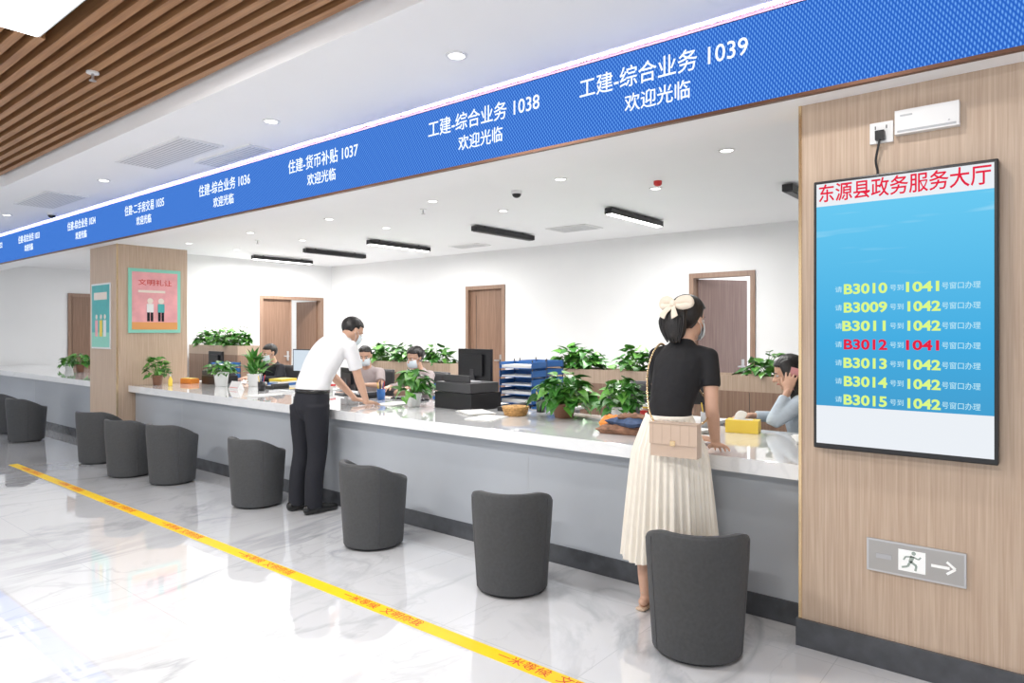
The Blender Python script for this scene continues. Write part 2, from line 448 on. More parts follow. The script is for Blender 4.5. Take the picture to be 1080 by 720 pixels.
# ------------------------------------------------------------------ doors
def door_frame(b, w, h, t, M, m=OAKF, d=0.14):
    b.box(-w/2-0.06, -w/2, -0.02, d, 0, h+0.06, m, M); b.box(w/2, w/2+0.06, -0.02, d, 0, h+0.06, m, M); b.box(-w/2, w/2, -0.02, d, h, h+0.06, m, M)
def TM(x, y, z=0, rz=0): return Matrix.Translation((x, y, z)) @ Matrix.Rotation(rz, 4, 'Z')
def lever(b, x, y, z, M):
    b.box(x-0.02, x+0.02, y-0.012, y, z-0.09, z+0.09, STEEL, M)
    b.box(x-0.10, x+0.01, y-0.05, y-0.035, z-0.012, z+0.008, STEEL, M); b.box(x-0.01, x+0.01, y-0.04, y-0.01, z-0.01, z+0.006, STEEL, M)
b = B(); M = TM(-7.32, 8.27); door_frame(b, 0.72, 2.14, 0.05, M)
b.box(-0.36, 0.36, 0.05, 0.09, 0, 2.14, OAKD, M); b.box(-0.24, -0.235, 0.047, 0.05, 0.1, 2.05, DGREY, M); lever(b, 0.29, 0.05, 1.0, M)
b.make('door_1')
b = B(); M = TM(-3.375, 8.27); door_frame(b, 0.73, 2.14, 0.05, M)
M2 = M @ TM(-0.36, 0.11, 0, radians(55)); b.box(0, 0.72, -0.02, 0.02, 0, 2.13, MAUVE, M2); lever(b, 0.65, -0.02, 1.0, M2)
b.make('door_2')
b = B(); M = TM(-11.40, 7.38, 0, radians(90)); door_frame(b, 1.24, 2.06, 0.05, M, d=0.13)
b.box(-0.62, 0.0, 0.04, 0.08, 0, 2.06, OAKD, M); b.box(-0.03, 0.0, 0.03, 0.04, 0, 2.06, OAKF, M); lever(b, -0.08, 0.04, 1.0, M)
M2 = M @ TM(0.61, 0.10, 0, radians(95)); b.box(0, 0.6, -0.02, 0.02, 0, 2.05, OAKD, M2)
b.make('door_3')
b = B(); M = TM(-15.998, 5.6, 0, radians(90)); b.box(-0.5, 0.5, -0.03, 0, 0, 2.25, OAKF, M); b.box(-0.43, 0.43, -0.045, -0.03, 0, 2.18, OAKD, M); lever(b, 0.35, -0.045, 1.0, M)
b.make('door_4')

# ------------------------------------------------------------------ ceiling fixtures
def office_lamp(x, on, y0=6.1, y1=7.25):
    b = B(); b.box(x-0.045, x+0.045, y0, y1, 2.675, 2.735, BLACK); b.box(x-0.034, x+0.034, y0+0.02, y1-0.02, 2.668, 2.676, EW if on else DGREY)
    b.cyl((x, y0+0.2, 2.735), 0.01, 0.015, BLACK); b.cyl((x, y1-0.2, 2.735), 0.01, 0.015, BLACK)
    b.make('linear_ceiling_light')
for x, on in [(-1.9, 0), (-3.7, 1), (-5.58, 0), (-7.57, 1), (-9.1, 0), (-10.6, 1), (-13.4, 1)]: office_lamp(x, on)
dl = B()
dl.add(lathe_geo([(0.06, 0), (0.06, -0.006), (0.045, -0.008), (0.042, -0.002)], 24, (False, False)), WPLAS); dl.add(lathe_geo([(0.0001, -0.004), (0.043, -0.003)], 24, (False, False)), EW)
me = None
spots = []
for x in (-0.74, -2.54, -4.34, -7.3, -10.4, -12.4, -14): spots.append((x, 2.64, 2.93))
for x in (-1.9, -3.35, -4.9, -6.6, -8.3, -10.0): spots.append((x, 4.75, 2.75))
for x in (-2.9, -4.7, -6.6, -8.4, -10.2): spots.append((x, 5.6, 2.75))
for s in spots:
    if me is None: o = dl.make('recessed_downlight', s); me = o.data
    else: place(me, 'recessed_downlight', s)
def vent(x0, x1, y0, y1, z):
    b = B(); b.box(x0, x1, y0, y1, z-0.012, z, WPLAS)
    n = int((y1-y0)/0.03)
    for i in range(1, n): yy = y0+(y1-y0)*i/n; b.box(x0+0.03, x1-0.03, yy-0.004, yy+0.004, z-0.0135, z-0.012, GPLAS)
    b.make('air_vent')
vent(-6.4, -5.2, 2.40, 2.75, 2.93); vent(-5.9, -5.0, 2.85, 3.05, 2.93); vent(-9.4, -8.3, 2.45, 2.85, 2.93)
vent(-5.1, -4.5, 6.9, 7.3, 2.75); vent(-7.3, -6.7, 7.4, 7.7, 2.75)
b = B(); b.cyl((0, 0, -0.03), 0.035, 0.03, REDP); b.ell((0, 0, -0.03), (0.03, 0.03, 0.015), REDP); b.make('fire_alarm', (-2.75, 5.35, 2.75))
def sprinkler(p):
    b = B(); b.cyl((0, 0, -0.01), 0.035, 0.01, WPLAS); b.cyl((0, 0, -0.05), 0.008, 0.04, STEEL); b.cyl((0, 0, -0.055), 0.02, 0.005, STEEL); b.make('fire_sprinkler', p)
sprinkler((-4.6, 1.6, 3.03)); sprinkler((-5.3, 5.0, 2.75)); sprinkler((-8.9, 5.2, 2.75))
def dome(p):
    b = B(); b.cyl((0, 0, -0.03), 0.05, 0.03, WPLAS); b.ell((0, 0, -0.03), (0.042, 0.042, 0.035), BLACK); b.make('dome_security_camera', p)
dome((-9.8, 2.95, 2.93)); dome((-3.95, 4.9, 2.75))

# ------------------------------------------------------------------ floor tape
tape = empty('floor_queue_tape', (-4, 2.335, 0))
B().box(-8.97, 1.5, 2.29, 2.375, 0.0002, 0.0015, YELLOW).make('tape_strip', parent=tape)
x = -8.4
while x < 1:
    text('tape_text', '一米等候  文明你我', REDT, (x, 2.333, 0.002), (0, 0, 0), 0.066, 0.62, tape, ext=0.0002)
    x += 1.12

# ------------------------------------------------------------------ barrel stools
def barrel_stool():
    b = B(); n = 72
    def rim(th):
        a = abs((th - 1.5*pi + pi) % (2*pi) - pi)
        t = min(max((a-radians(45))/radians(95), 0), 1); t = t*t*(3-2*t)
        return 0.575 - 0.130*t
    rows = []
    def rad(z): return 0.200+0.032*min(z/0.5, 1)
    for i in range(7):
        rows.append([(rad(rim(2*pi*j/n)*i/6*0.97+0.02), 0.02+(rim(2*pi*j/n)-0.035)*i/6, 2*pi*j/n) for j in range(n)])
    for (dr, dz) in [(0.004, -0.005), (0.015, 0.0), (0.03, 0.0), (0.042, -0.007), (0.047, -0.03)]:
        rows.append([(rad(0.55)-dr, rim(2*pi*j/n)+dz, 2*pi*j/n) for j in range(n)])
    rows.append([(rad(0.55)-0.05, 0.37, 2*pi*j/n) for j in range(n)])
    vs = [V((r*cos(a), r*sin(a), z)) for row in rows for (r, z, a) in row]; fs = []
    for i in range(len(rows)-1):
        for j in range(n): fs.append((i*n+j, i*n+(j+1) % n, (i+1)*n+(j+1) % n, (i+1)*n+j))
    b.add((vs, fs), GREYF, None, True)
    b.add(lathe_geo([(0.0001, 0.38), (0.188, 0.38), (0.19, 0.40), (0.186, 0.425), (0.17, 0.438), (0.12, 0.446), (0.0001, 0.448)], 40, (False, False)), GREYF, None, True)
    b.add(lathe_geo([(0.170, 0.0), (0.172, 0.004), (0.172, 0.022), (0.15, 0.022)], 40, (True, True)), BLACK)
    for a in (radians(205), radians(335)):
        b.tube([(rad(z)*1.002*cos(a), rad(z)*1.002*sin(a), z) for z in (0.03, 0.2, 0.4, 0.53)], 0.0025, DGREY, n=6)
    b.tube([((rad(0.55)-0.008)*cos(2*pi*j/n), (rad(0.55)-0.008)*sin(2*pi*j/n), rim(2*pi*j/n)-0.004) for j in range(n+1)], 0.004, GREYF, n=6, smooth=False)
    return b
st = barrel_stool(); me = None
for x, y, rz in [(-1.325, 2.96, 30), (-2.46, 3.01, 32), (-3.705, 3.03, -4), (-5.31, 3.10, 5), (-6.73, 3.04, 15), (-7.40, 2.92, 20), (-8.42, 3.0, 25), (-10.8, 2.96, 10), (-11.9, 3.03, 5)]:
    if me is None: o = st.make('barrel_stool', (x, y, 0), radians(rz)); me = o.data
    else: place(me, 'barrel_stool', (x, y, 0), radians(rz))

# ------------------------------------------------------------------ display on the pillar
dx0, dx1, dz0, dz1 = -0.896, -0.214, 0.93, 2.125
cx = (dx0+dx1)/2; cz = (dz0+dz1)/2
disp = empty('queue_display_screen', (cx, YP, cz))
b = B(); hw = (dx1-dx0)/2; hh = (dz1-dz0)/2
b.box(-hw, hw, -0.055, 0.0, -hh, hh, BLACK)
b.make('housing', (cx, YP-0.0005, cz), parent=disp, bevel=0.006)
b = B(); g = 0.014
b.box(-hw+g, hw-g, -0.0575, -0.055, -0.405, hh-0.115, SCR); b.box(-hw+g, hw-g, -0.0575, -0.055, hh-0.115, hh-g, SWH); b.box(-hw+g, hw-g, -0.0575, -0.055, -hh+g+0.01, -0.405, SWH)
b.make('screen', (cx, YP-0.0005, cz), parent=disp)
text('title', '东源县政务服务大厅', SRED, (cx, YP-0.059, dz1-0.064), R90, 0.085, 0.635, disp, ext=0.0004, bold=0.001)
zs = 1.635
for i, (a, w) in enumerate([('B3010', '1041'), ('B3009', '1042'), ('B3011', '1042'), ('B3012', '1041'), ('B3013', '1042'), ('B3014', '1042'), ('B3015', '1042')]):
    z = zs - i*0.0805; m1 = SRED if i == 3 else SYEL; yy = YP-0.059
    text('row', '请', SCYN, (cx-0.235, yy, z), R90, 0.028, 0.028, disp, ext=0.0004)
    text('row_ticket', a, m1, (cx-0.130, yy, z), R90, 0.060, 0.170, disp, ext=0.0004, bold=0.0018)
    text('row_mid', '号到', SCYN, (cx-0.008, yy, z), R90, 0.028, 0.05, disp, ext=0.0004)
    text('row_window', w, m1, (cx+0.085, yy, z), R90, 0.056, 0.118, disp, ext=0.0004, bold=0.0018)
    text('row_end', '号窗口办理', SCYN, (cx+0.218, yy, z), R90, 0.030, 0.13, disp, ext=0.0004)
b = B(); b.box(-0.575, -0.345, YP-0.035, YP, 2.285, 2.385, WPLAS); b.box(-0.565, -0.355, YP-0.037, YP-0.035, 2.292, 2.30, GPLAS)
b.box(-0.555, -0.51, YP-0.036, YP-0.035, 2.357, 2.365, GPLAS); b.cyl((-0.38, YP-0.036, 2.31), 0.003, 0.003, GPLAS, n=10)
b.make('wireless_access_box', bevel=0.006)
b = B(); b.box(-0.675, -0.585, YP-0.012, YP, 2.265, 2.355, WPLAS)
b.box(-0.655, -0.651, YP-0.0135, YP-0.012, 2.325, 2.34, BLACK); b.box(-0.612, -0.608, YP-0.0135, YP-0.012, 2.325, 2.34, BLACK)
b.box(-0.65, -0.615, YP-0.04, YP-0.012, 2.275, 2.315, BLACK)
b.tube([(-0.632, YP-0.03, 2.28), (-0.64, YP-0.03, 2.24), (-0.65, YP-0.02, 2.19), (-0.645, YP-0.012, 2.15), (-0.645, YP-0.01, 2.131)], 0.005, BLACK)
b.make('power_socket', bevel=0.002)
SGREY = mat('sign_grey', (0.42, 0.41, 0.40), 0.35, metal=0.3)
b = B(); X0, X1, Z0, Z1 = -0.687, -0.323, 0.415, 0.555; yy = YP-0.012
b.box(X0, X1, yy, YP, Z0, Z1, STEEL)
b.box(X0+0.008, X1-0.008, yy-0.001, yy, Z0+0.008, Z1-0.008, SGREY)
SW = mat('sign_white', (0.85, 0.87, 0.86), 0.4, emis=(1, 1, 1), es=0.15)
SG = mat('sign_grey_green', (0.35, 0.42, 0.38), 0.4)
b.box(-0.565, -0.465, yy-0.002, yy-0.001, 0.44, 0.53, SW)
def stick(x0, z0, x1, z1, w, m):
    d = V((x1-x0, 0, z1-z0)); n = V((-d.z, 0, d.x)).normalized()*w/2
    vs = [V((x0, yy-0.003, z0))+n, V((x0, yy-0.003, z0))-n, V((x1, yy-0.003, z1))-n, V((x1, yy-0.003, z1))+n]; vs += [v+V((0, 0.001, 0)) for v in vs]
    b.add((vs, [(0, 1, 2, 3), (7, 6, 5, 4), (0, 4, 5, 1), (1, 5, 6, 2), (2, 6, 7, 3), (3, 7, 4, 0)]), m)
b.add(lathe_geo([(0.008, 0), (0.008, 0.001)], 16), SG, Matrix.Translation((-0.508, yy-0.002, 0.52)) @ Matrix.Rotation(radians(90), 4, 'X'))
for s in [(-0.512, 0.508, -0.52, 0.482, 0.015), (-0.512, 0.505, -0.49, 0.498, 0.006), (-0.49, 0.498, -0.482, 0.508, 0.006), (-0.514, 0.505, -0.538, 0.502, 0.006), (-0.538, 0.502, -0.545, 0.487, 0.006),
          (-0.52, 0.484, -0.498, 0.47, 0.009), (-0.498, 0.47, -0.502, 0.448, 0.008), (-0.52, 0.484, -0.53, 0.462, 0.009), (-0.53, 0.462, -0.552, 0.455, 0.008)]: stick(*s, SG)
stick(-0.445, 0.485, -0.38, 0.485, 0.012, SW); stick(-0.39, 0.51, -0.36, 0.485, 0.01, SW); stick(-0.39, 0.46, -0.36, 0.485, 0.01, SW)
stick(-0.65, 0.485, -0.59, 0.485, 0.02, GPLAS)
b.make('exit_direction_sign')

b = B(); b.box(-0.31, 0.31, -0.012, 0, -0.39, 0.39, PMINT); b.box(-0.27, 0.27, -0.014, -0.012, -0.35, 0.35, PINK)
b.box(-0.2, 0.12, -0.0155, -0.014, 0.10, 0.13, PCREAM); b.box(-0.27, 0.27, -0.0155, -0.014, -0.35, -0.26, mat('poster_orange', (0.75, 0.35, 0.12), 0.4))
for sx in (-0.06, 0.07):
    b.add(lathe_geo([(0.035, 0), (0.035, 0.002)], 20), PCREAM, Matrix.Translation((sx, -0.014, 0.0)) @ Matrix.Rotation(radians(90), 4, 'X'))
    b.box(sx-0.04, sx+0.04, -0.0165, -0.014, -0.14, -0.035, WPLAS if sx < 0 else TEAL); b.box(sx-0.035, sx-0.005, -0.0165, -0.014, -0.25, -0.14, NAVY); b.box(sx+0.005, sx+0.035, -0.0165, -0.014, -0.25, -0.14, NAVY)
o = b.make('wall_poster', (-8.738, 3.73, 1.83), radians(90))
t = text('poster_text', '文明礼让', REDT, (-8.738+0.0165, 3.73, 2.05), (radians(90), 0, radians(90)), 0.08, 0.40); attach(t, o)
t.matrix_parent_inverse = (Matrix.Translation(o.location) @ Matrix.Rotation(radians(90), 4, 'Z')).inverted()
b = B(); b.box(-0.29, 0.29, -0.012, 0, -0.40, 0.40, WPLAS); b.box(-0.27, 0.27, -0.014, -0.012, -0.38, 0.38, TEAL)
b.box(-0.2, 0.2, -0.0155, -0.014, 0.2, 0.29, PCREAM); b.box(-0.27, 0.27, -0.0155, -0.014, -0.38, -0.2, PMINT)
for k, sx in enumerate((-0.12, 0.02, 0.14)): b.box(sx-0.04, sx+0.04, -0.0165, -0.014, -0.25, -0.05, [PINK, YELP, WPLAS][k]); b.add(lathe_geo([(0.03, 0), (0.03, 0.002)], 20), PCREAM, Matrix.Translation((sx, -0.014, -0.01)) @ Matrix.Rotation(radians(90), 4, 'X'))
b.make('wall_poster', (-9.2, YP-0.001, 1.645))

# ------------------------------------------------------------------ plants
def leaf_geo(L, W, droop, fold=0.25):
    ts = [0, 0.08, 0.25, 0.5, 0.75, 1.0]; ws = [0.12, 0.42, 0.5, 0.40, 0.20, 0.0]
    vs = []; fs = []
    for t, w in zip(ts, ws):
        z = -droop*t*t*L; y = t*L
        if t == 0.08: y = -0.02*L
        vs += [V((-w*W, y, z+fold*w*W)), V((0, t*L, z)), V((w*W, y, z+fold*w*W))]
    for i in range(len(ts)-1):
        a = i*3; fs += [(a, a+1, a+4, a+3), (a+1, a+2, a+5, a+4)]
    return vs, fs
def foliage(b, R, H, z0, nleaf, size, upright=0.0, squash=(1, 1), off=(0, 0), flowers=0, trail=0.35):
    for i in range(nleaf):
        az = random.uniform(0, 2*pi); q = sqrt(random.uniform(0.05, 1)); el = random.uniform(0, 1)
        rr = R*q*(1-0.35*el); zz = z0 + H*(0.12+0.88*el*(1-0.45*q*q))
        if q > 0.85 and random.random() < trail: zz = z0 + H*random.uniform(-0.02, 0.2)
        p = V((rr*cos(az)*squash[0]+off[0], rr*sin(az)*squash[1]+off[1], zz))
        if i % 2 == 0:
            b.add(loft_geo([(off[0]+(p.x-off[0])*0.15, off[1]+(p.y-off[1])*0.15, z0-0.01), (off[0]+(p.x-off[0])*0.5, off[1]+(p.y-off[1])*0.5, z0+(zz-z0)*0.75), tuple(p)], [0.003, 0.0025, 0.002], n=5, k=3), LEAF2, None, True)
        s = size*random.uniform(0.7, 1.2)
        pitch = radians(random.uniform(-35, 35)) + upright*radians(60)
        yaw = az - pi/2 + random.uniform(-0.7, 0.7)
        M = Matrix.Translation(p) @ Matrix.Rotation(yaw, 4, 'Z') @ Matrix.Rotation(pitch, 4, 'X') @ Matrix.Rotation(random.uniform(-0.5, 0.5), 4, 'Y')
        b.add(leaf_geo(s, s*random.uniform(0.75, 0.95)*(0.45 if upright > 0.4 else 1), random.uniform(0.2, 0.7)), LEAF1 if random.random() < 0.6 else LEAF2, M, True)
    for i in range(flowers):
        az = random.uniform(0, 2*pi); q = R*random.uniform(0.2, 1); b.ell((off[0]+q*cos(az)*squash[0], off[1]+q*sin(az)*squash[1], z0+H*random.uniform(0.5, 1.1)), (0.022, 0.022, 0.016), PETAL, None, 8, 6)
def pot(b, r, h, m):
    b.add(lathe_geo([(r*0.72, 0), (r*0.78, 0.004), (r, h-0.012), (r*1.03, h-0.01), (r*1.03, h), (r*0.92, h), (r*0.90, h-0.015)], 28, (True, False)), m, None, True)
    b.add(lathe_geo([(0.0001, h-0.02), (r*0.91, h-0.02)], 28, (False, False)), SOIL)
def potted(name, loc, r, h, m, R, H, n, size, upright=0, flowers=0):
    b = B(); pot(b, r, h, m); foliage(b, R, H, h-0.02, n, size, upright=upright, flowers=flowers); b.make(name, loc)
CZ = 0.8105
potted('potted_pothos', (-4.38, 4.02, CZ), 0.07, 0.12, POTW, 0.17, 0.24, 80, 0.085)
potted('potted_pothos', (-2.93, 4.20, CZ), 0.09, 0.11, POTB, 0.23, 0.25, 130, 0.10)
potted('potted_pothos', (-2.44, 4.20, CZ), 0.08, 0.12, POTW, 0.17, 0.24, 95, 0.09)
potted('potted_plant', (-8.50, 3.66, CZ), 0.06, 0.12, POTB, 0.14, 0.26, 70, 0.075, 0.3)
potted('potted_plant', (-7.78, 4.08, CZ), 0.085, 0.17, POTW, 0.15, 0.16, 60, 0.08)
potted('potted_snake_plant', (-7.42, 4.30, CZ), 0.085, 0.15, POTW, 0.10, 0.25, 45, 0.15, 0.8)
potted('potted_plant', (-12.3, 4.1, CZ), 0.07, 0.12, POTB, 0.17, 0.2, 60, 0.09)
potted('potted_plant', (-13.1, 4.2, CZ), 0.07, 0.10, POTW, 0.15, 0.16, 50, 0.08)

def planter(name, x0, x1, y, top, plants, H=0.26, flowers=0, n=60):
    b = B(); w = (x1-x0)/2; cxx = (x0+x1)/2
    b.box(-w, w, -0.18, 0.18, 0.05, top-0.14, OAKF); b.box(-w+0.02, w-0.02, -0.16, 0.16, 0, 0.05, DGREY)
    for i in range(int(2*w/0.5)+1):
        xx = -w + i*0.5
        if -w+0.1 < xx < w-0.1: b.box(xx-0.002, xx+0.002, -0.182, -0.18, 0.06, top-0.15, DGREY)
    b.box(-w, w, -0.18, -0.165, top-0.14, top, OAK); b.box(-w, w, 0.165, 0.18, top-0.14, top, OAK); b.box(-w, -w+0.015, -0.165, 0.165, top-0.14, top, OAK); b.box(w-0.015, w, -0.165, 0.165, top-0.14, top, OAK)
    b.box(-w+0.015, w-0.015, -0.165, 0.165, top-0.14, top-0.03, SOIL)
    for px_ in plants:
        foliage(b, 0.22, H, top-0.03, n, 0.11, upright=0.15, off=(px_-cxx, 0), squash=(1, 0.8), flowers=flowers, trail=0.0)
    b.make(name, (cxx, y, 0), bevel=0)
planter('planter_cabinet', -11.3, -9.75, 5.55, 1.24, [-11.0, -10.5, -10.05], 0.30, 10, 90)
planter('planter_cabinet', -7.7, -5.9, 6.2, 1.06, [-7.35, -6.9, -6.3], 0.28, 0, 75)
planter('planter_cabinet', -4.9, -3.1, 6.2, 1.06, [-4.25, -4.05, -3.45], 0.28, 0, 75)
planter('planter_cabinet', -2.7, -1.5, 6.2, 1.06, [-2.1])

# ------------------------------------------------------------------ desks & office things
def desk(x0, x1, y0, y1):
    b = B(); b.box(x0, x1, y0, y1, 0.735, 0.76, WPLAS); b.box(x0+0.03, x0+0.06, y0+0.03, y1-0.03, 0, 0.735, GPLAS); b.box(x1-0.06, x1-0.03, y0+0.03, y1-0.03, 0, 0.735, GPLAS)
    b.make('office_desk', bevel=0.003)
desk(-4.95, -3.5, 4.52, 5.35); desk(-7.7, -6.85, 4.52, 5.3); desk(-9.6, -8.6, 4.52, 5.2); desk(-2.75, -2.1, 4.52, 5.3)
DZ = 0.7605
def monitor(loc, rz, w=0.5, h=0.3, lift=0.14, lit=False):
    b = B()
    b.box(-w/2, w/2, -0.015, 0.012, lift, lift+h, BLACK); b.box(-w/2+0.012, w/2-0.012, -0.0165, -0.015, lift+0.015, lift+h-0.012, MONL if lit else DGREY)
    b.box(-w*0.3, w*0.3, 0.012, 0.035, lift+0.06, lift+h-0.05, BLACK)
    b.box(-0.03, 0.03, 0.02, 0.04, 0.01, lift+0.12, DGREY); b.box(-0.12, 0.12, -0.07, 0.11, 0, 0.012, DGREY)
    b.make('desktop_monitor', loc, rz, bevel=0.003)
monitor((-4.36, 4.78, DZ), radians(170), 0.5, 0.31, 0.22)
monitor((-7.20, 4.85, DZ), radians(10), 0.42, 0.28, 0.2, True)
monitor((-9.30, 4.80, DZ), radians(175), 0.46, 0.28, 0.14)
monitor((-2.43, 5.05, DZ), radians(200), 0.46, 0.28, 0.12)
monitor((-5.72, 4.36, CZ), radians(165), 0.40, 0.22, 0.05)
def printer(loc, rz, w=0.46, d=0.34, h=0.22):
    b = B(); b.box(-w/2, w/2, -d/2, d/2, 0, h*0.62, BLACK); b.box(-w/2+0.01, w/2-0.01, -d/2+0.02, d/2, h*0.64, h, DGREY)
    b.box(-w/2+0.06, w/2-0.06, -d/2-0.07, -d/2+0.04, h*0.18, h*0.22, DGREY); b.box(-w/2+0.05, w/2-0.05, -d/2-0.002, -d/2+0.01, h*0.25, h*0.5, BLACK)
    b.box(-w/2+0.08, w/2-0.08, -0.02, 0.1, h, h+0.01, GPLAS); b.box(w/2-0.1, w/2-0.03, -d/2+0.015, -d/2+0.02, h*0.68, h*0.85, GPLAS)
    b.box(-w/2+0.07, w/2-0.07, d/2-0.06, d/2-0.045, h, h+0.06, DGREY)
    b.make('printer', loc, rz, bevel=0.008)
printer((-3.95, 4.24, CZ), radians(175)); printer((-8.2, 4.28, CZ), radians(180), 0.36, 0.28, 0.16)
def trays(loc, rz, n=5):
    b = B()
    for i in range(n):
        z = i*0.075
        b.box(-0.17, 0.17, -0.12, 0.12, z, z+0.006, BLUEP); b.box(-0.17, -0.163, -0.12, 0.12, z, z+0.055, BLUEP); b.box(0.163, 0.17, -0.12, 0.12, z, z+0.055, BLUEP); b.box(-0.17, 0.17, 0.113, 0.12, z, z+0.055, BLUEP)
        b.box(-0.15, 0.15, -0.11, 0.10, z+0.006, z+0.006+random.uniform(0.01, 0.035), PAPER)
    for sx in (-0.166, 0.166):
        for sy in (-0.11, 0.11): b.cyl((sx, sy, 0), 0.005, n*0.075, DGREY, n=8)
    b.make('file_tray_stack', loc, rz)
trays((-3.70, 4.68, DZ), radians(5), 6); trays((-3.78, 5.05, DZ), radians(-5), 6); trays((-8.80, 4.68, DZ), 0, 4)
def phone(loc, rz):
    b = B(); b.box(-0.09, 0.09, -0.1, 0.1, 0, 0.035, BLACK); b.box(-0.085, -0.035, -0.1, 0.1, 0.035, 0.06, DGREY)
    b.box(0, 0.07, 0.03, 0.08, 0.035, 0.04, GPLAS)
    for i in range(3):
        for j in range(4): b.box(0.0+i*0.025, 0.018+i*0.025, -0.08+j*0.024, -0.064+j*0.024, 0.035, 0.039, GPLAS)
    b.make('desk_telephone', loc, rz, bevel=0.004)
phone((-3.52, 4.32, CZ), radians(190)); phone((-5.3, 4.25, CZ), radians(170)); phone((-6.95, 4.3, CZ), radians(180)); phone((-2.12, 4.38, CZ), radians(180))
def keyboard(loc, rz, m=BLACK):
    b = B(); b.box(-0.21, 0.21, -0.065, 0.065, 0, 0.012, m)
    for i in range(14):
        for j in range(4): b.box(-0.197+i*0.0285, -0.173+i*0.0285, -0.055+j*0.028, -0.031+j*0.028, 0.012, 0.018, DGREY if m is BLACK else GPLAS)
    b.make('computer_keyboard', loc, rz)
keyboard((-4.85, 4.40, CZ), radians(176)); keyboard((-6.45, 4.10, CZ), radians(184), WPLAS)
def papers(loc, rz, n=4, m=PAPER):
    b = B()
    for i in range(n):
        b.box(-0.105, 0.105, -0.148, 0.148, i*0.0015, i*0.0015+0.001, m, TM(random.uniform(-.01, .01), random.uniform(-.01, .01), 0, random.uniform(-.1, .1)))
    b.make('paper_documents', loc, rz)
papers((-4.66, 4.04, CZ), 0.1); papers((-3.35, 3.80, CZ), 0.2); papers((-1.75, 3.86, CZ), 0.15); papers((-6.3, 3.75, CZ), 0.1); papers((-1.15, 4.2, CZ), 0.4, 12); papers((-1.92, 4.08, CZ), 1.4, 16); papers((-3.62, 3.98, CZ), 1.1, 10)
b = B(); b.cyl((0, 0, 0), 0.04, 0.02, REDP); b.cyl((0, 0, 0.02), 0.035, 0.008, BLACK); b.make('ink_pad', (-5.45, 3.85, CZ), 0)
b = B(); b.box(-0.1, 0.1, -0.06, 0.06, 0, 0.08, YELP); b.box(-0.06, 0.06, -0.03, 0.03, 0.08, 0.082, WPLAS); b.add(loft_geo([(-0.03, 0, 0.075), (-0.01, 0.005, 0.105), (0.02, 0, 0.12)], [(0.03, 0.004), (0.035, 0.006), (0.01, 0.003)], n=10), PAPER, None, True); b.make('tissue_box', (-1.62, 4.32, CZ), 0.2, bevel=0.004)
b = B(); b.box(-0.1, 0.1, -0.06, 0.06, 0, 0.06, ORANGE); b.box(-0.09, 0.09, -0.05, 0.05, 0.06, 0.065, YELP); b.make('card_box', (-8.5, 4.05, CZ), 0.2, bevel=0.004)
def cup(loc, m):
    b = B(); b.add(lathe_geo([(0.036, 0), (0.04, 0.10), (0.036, 0.10), (0.033, 0.01)], 20, (True, True)), m, None, True)
    for i in range(5):
        a = i*1.3; b.tube([(0.01*cos(a), 0.01*sin(a), 0.01), (0.035*cos(a), 0.035*sin(a), 0.16+0.01*(i % 3))], 0.004, (BLUEP, REDP, BLACK, YELP, BLACK)[i], n=6)
    b.make('pen_cup', loc)
cup((-3.28, 4.38, CZ), BLACK); cup((-1.9, 4.4, CZ), GPLAS); cup((-5.05, 4.22, CZ), BLUEP); cup((-6.8, 4.02, CZ), BLACK)
def nameplate(loc, rz):
    b = B(); vs = [V(p) for p in [(-0.1, -0.04, 0), (0.1, -0.04, 0), (0.1, 0.04, 0), (-0.1, 0.04, 0), (-0.1, 0, 0.09), (0.1, 0, 0.09)]]
    b.add((vs, [(0, 3, 2, 1), (0, 1, 5, 4), (2, 3, 4, 5), (1, 2, 5), (3, 0, 4)]), WPLAS); b.box(-0.08, 0.08, -0.035, -0.022, 0.02, 0.024, REDP)
    b.make('desk_name_stand', loc, rz)
nameplate((-5.75, 3.95, CZ), -0.1); nameplate((-7.2, 3.95, CZ), 0)
def books(loc, rz, cols):
    b = B(); z = 0
    for i, c_ in enumerate(cols):
        h = random.uniform(0.015, 0.04); w_ = random.uniform(0.09, 0.11); d_ = random.uniform(0.13, 0.15)
        M = TM(random.uniform(-.015, .015), random.uniform(-.015, .015), 0, random.uniform(-.2, .2)); b.box(-w_, w_, -d_, d_, z, z+h, c_, M); z += h
    b.make('stack_of_folders', loc, rz)
books((-2.40, 4.72, DZ), 0.1, [BLUEP, PAPER, REDP, PAPER, YELP, PAPER]); books((-4.78, 4.90, DZ), 0.1, [PAPER, BLUEP, PAPER, GPLAS, PAPER, ORANGE, PAPER, BLUEP]); books((-7.55, 4.75, DZ), 0.1, [PAPER, BLUEP, PAPER, YELP]); books((-6.15, 4.30, CZ), 0.3, [PAPER, PAPER, REDP])
def bottle(loc, m, s=1.0):
    b = B(); b.add(lathe_geo([(0.03*s, 0), (0.033*s, 0.01*s), (0.033*s, 0.11*s), (0.015*s, 0.14*s), (0.012*s, 0.16*s)], 20), m, None, True); b.cyl((0, 0, 0.16*s), 0.008*s, 0.03*s, WPLAS); b.box(-0.03*s, 0.008*s, -0.007*s, 0.007*s, 0.185*s, 0.197*s, WPLAS)
    b.make('hand_sanitizer_bottle', loc)
bottle((-8.25, 3.70, CZ), YELP, 0.7); bottle((-6.5, 4.4, CZ), WPLAS)
b = B(); b.add(lathe_geo([(0.08, 0), (0.10, 0.06), (0.105, 0.07), (0.095, 0.07), (0.075, 0.01)], 24, (True, True)), WICK, None, True)
for i in range(5): b.tube([((0.085+i*0.0045)*cos(a*pi/12), (0.085+i*0.0045)*sin(a*pi/12), 0.008+i*0.013) for a in range(25)], 0.004, WICK, n=5, smooth=False)
b.make('wicker_basket', (-3.30, 4.08, CZ))
b = B()
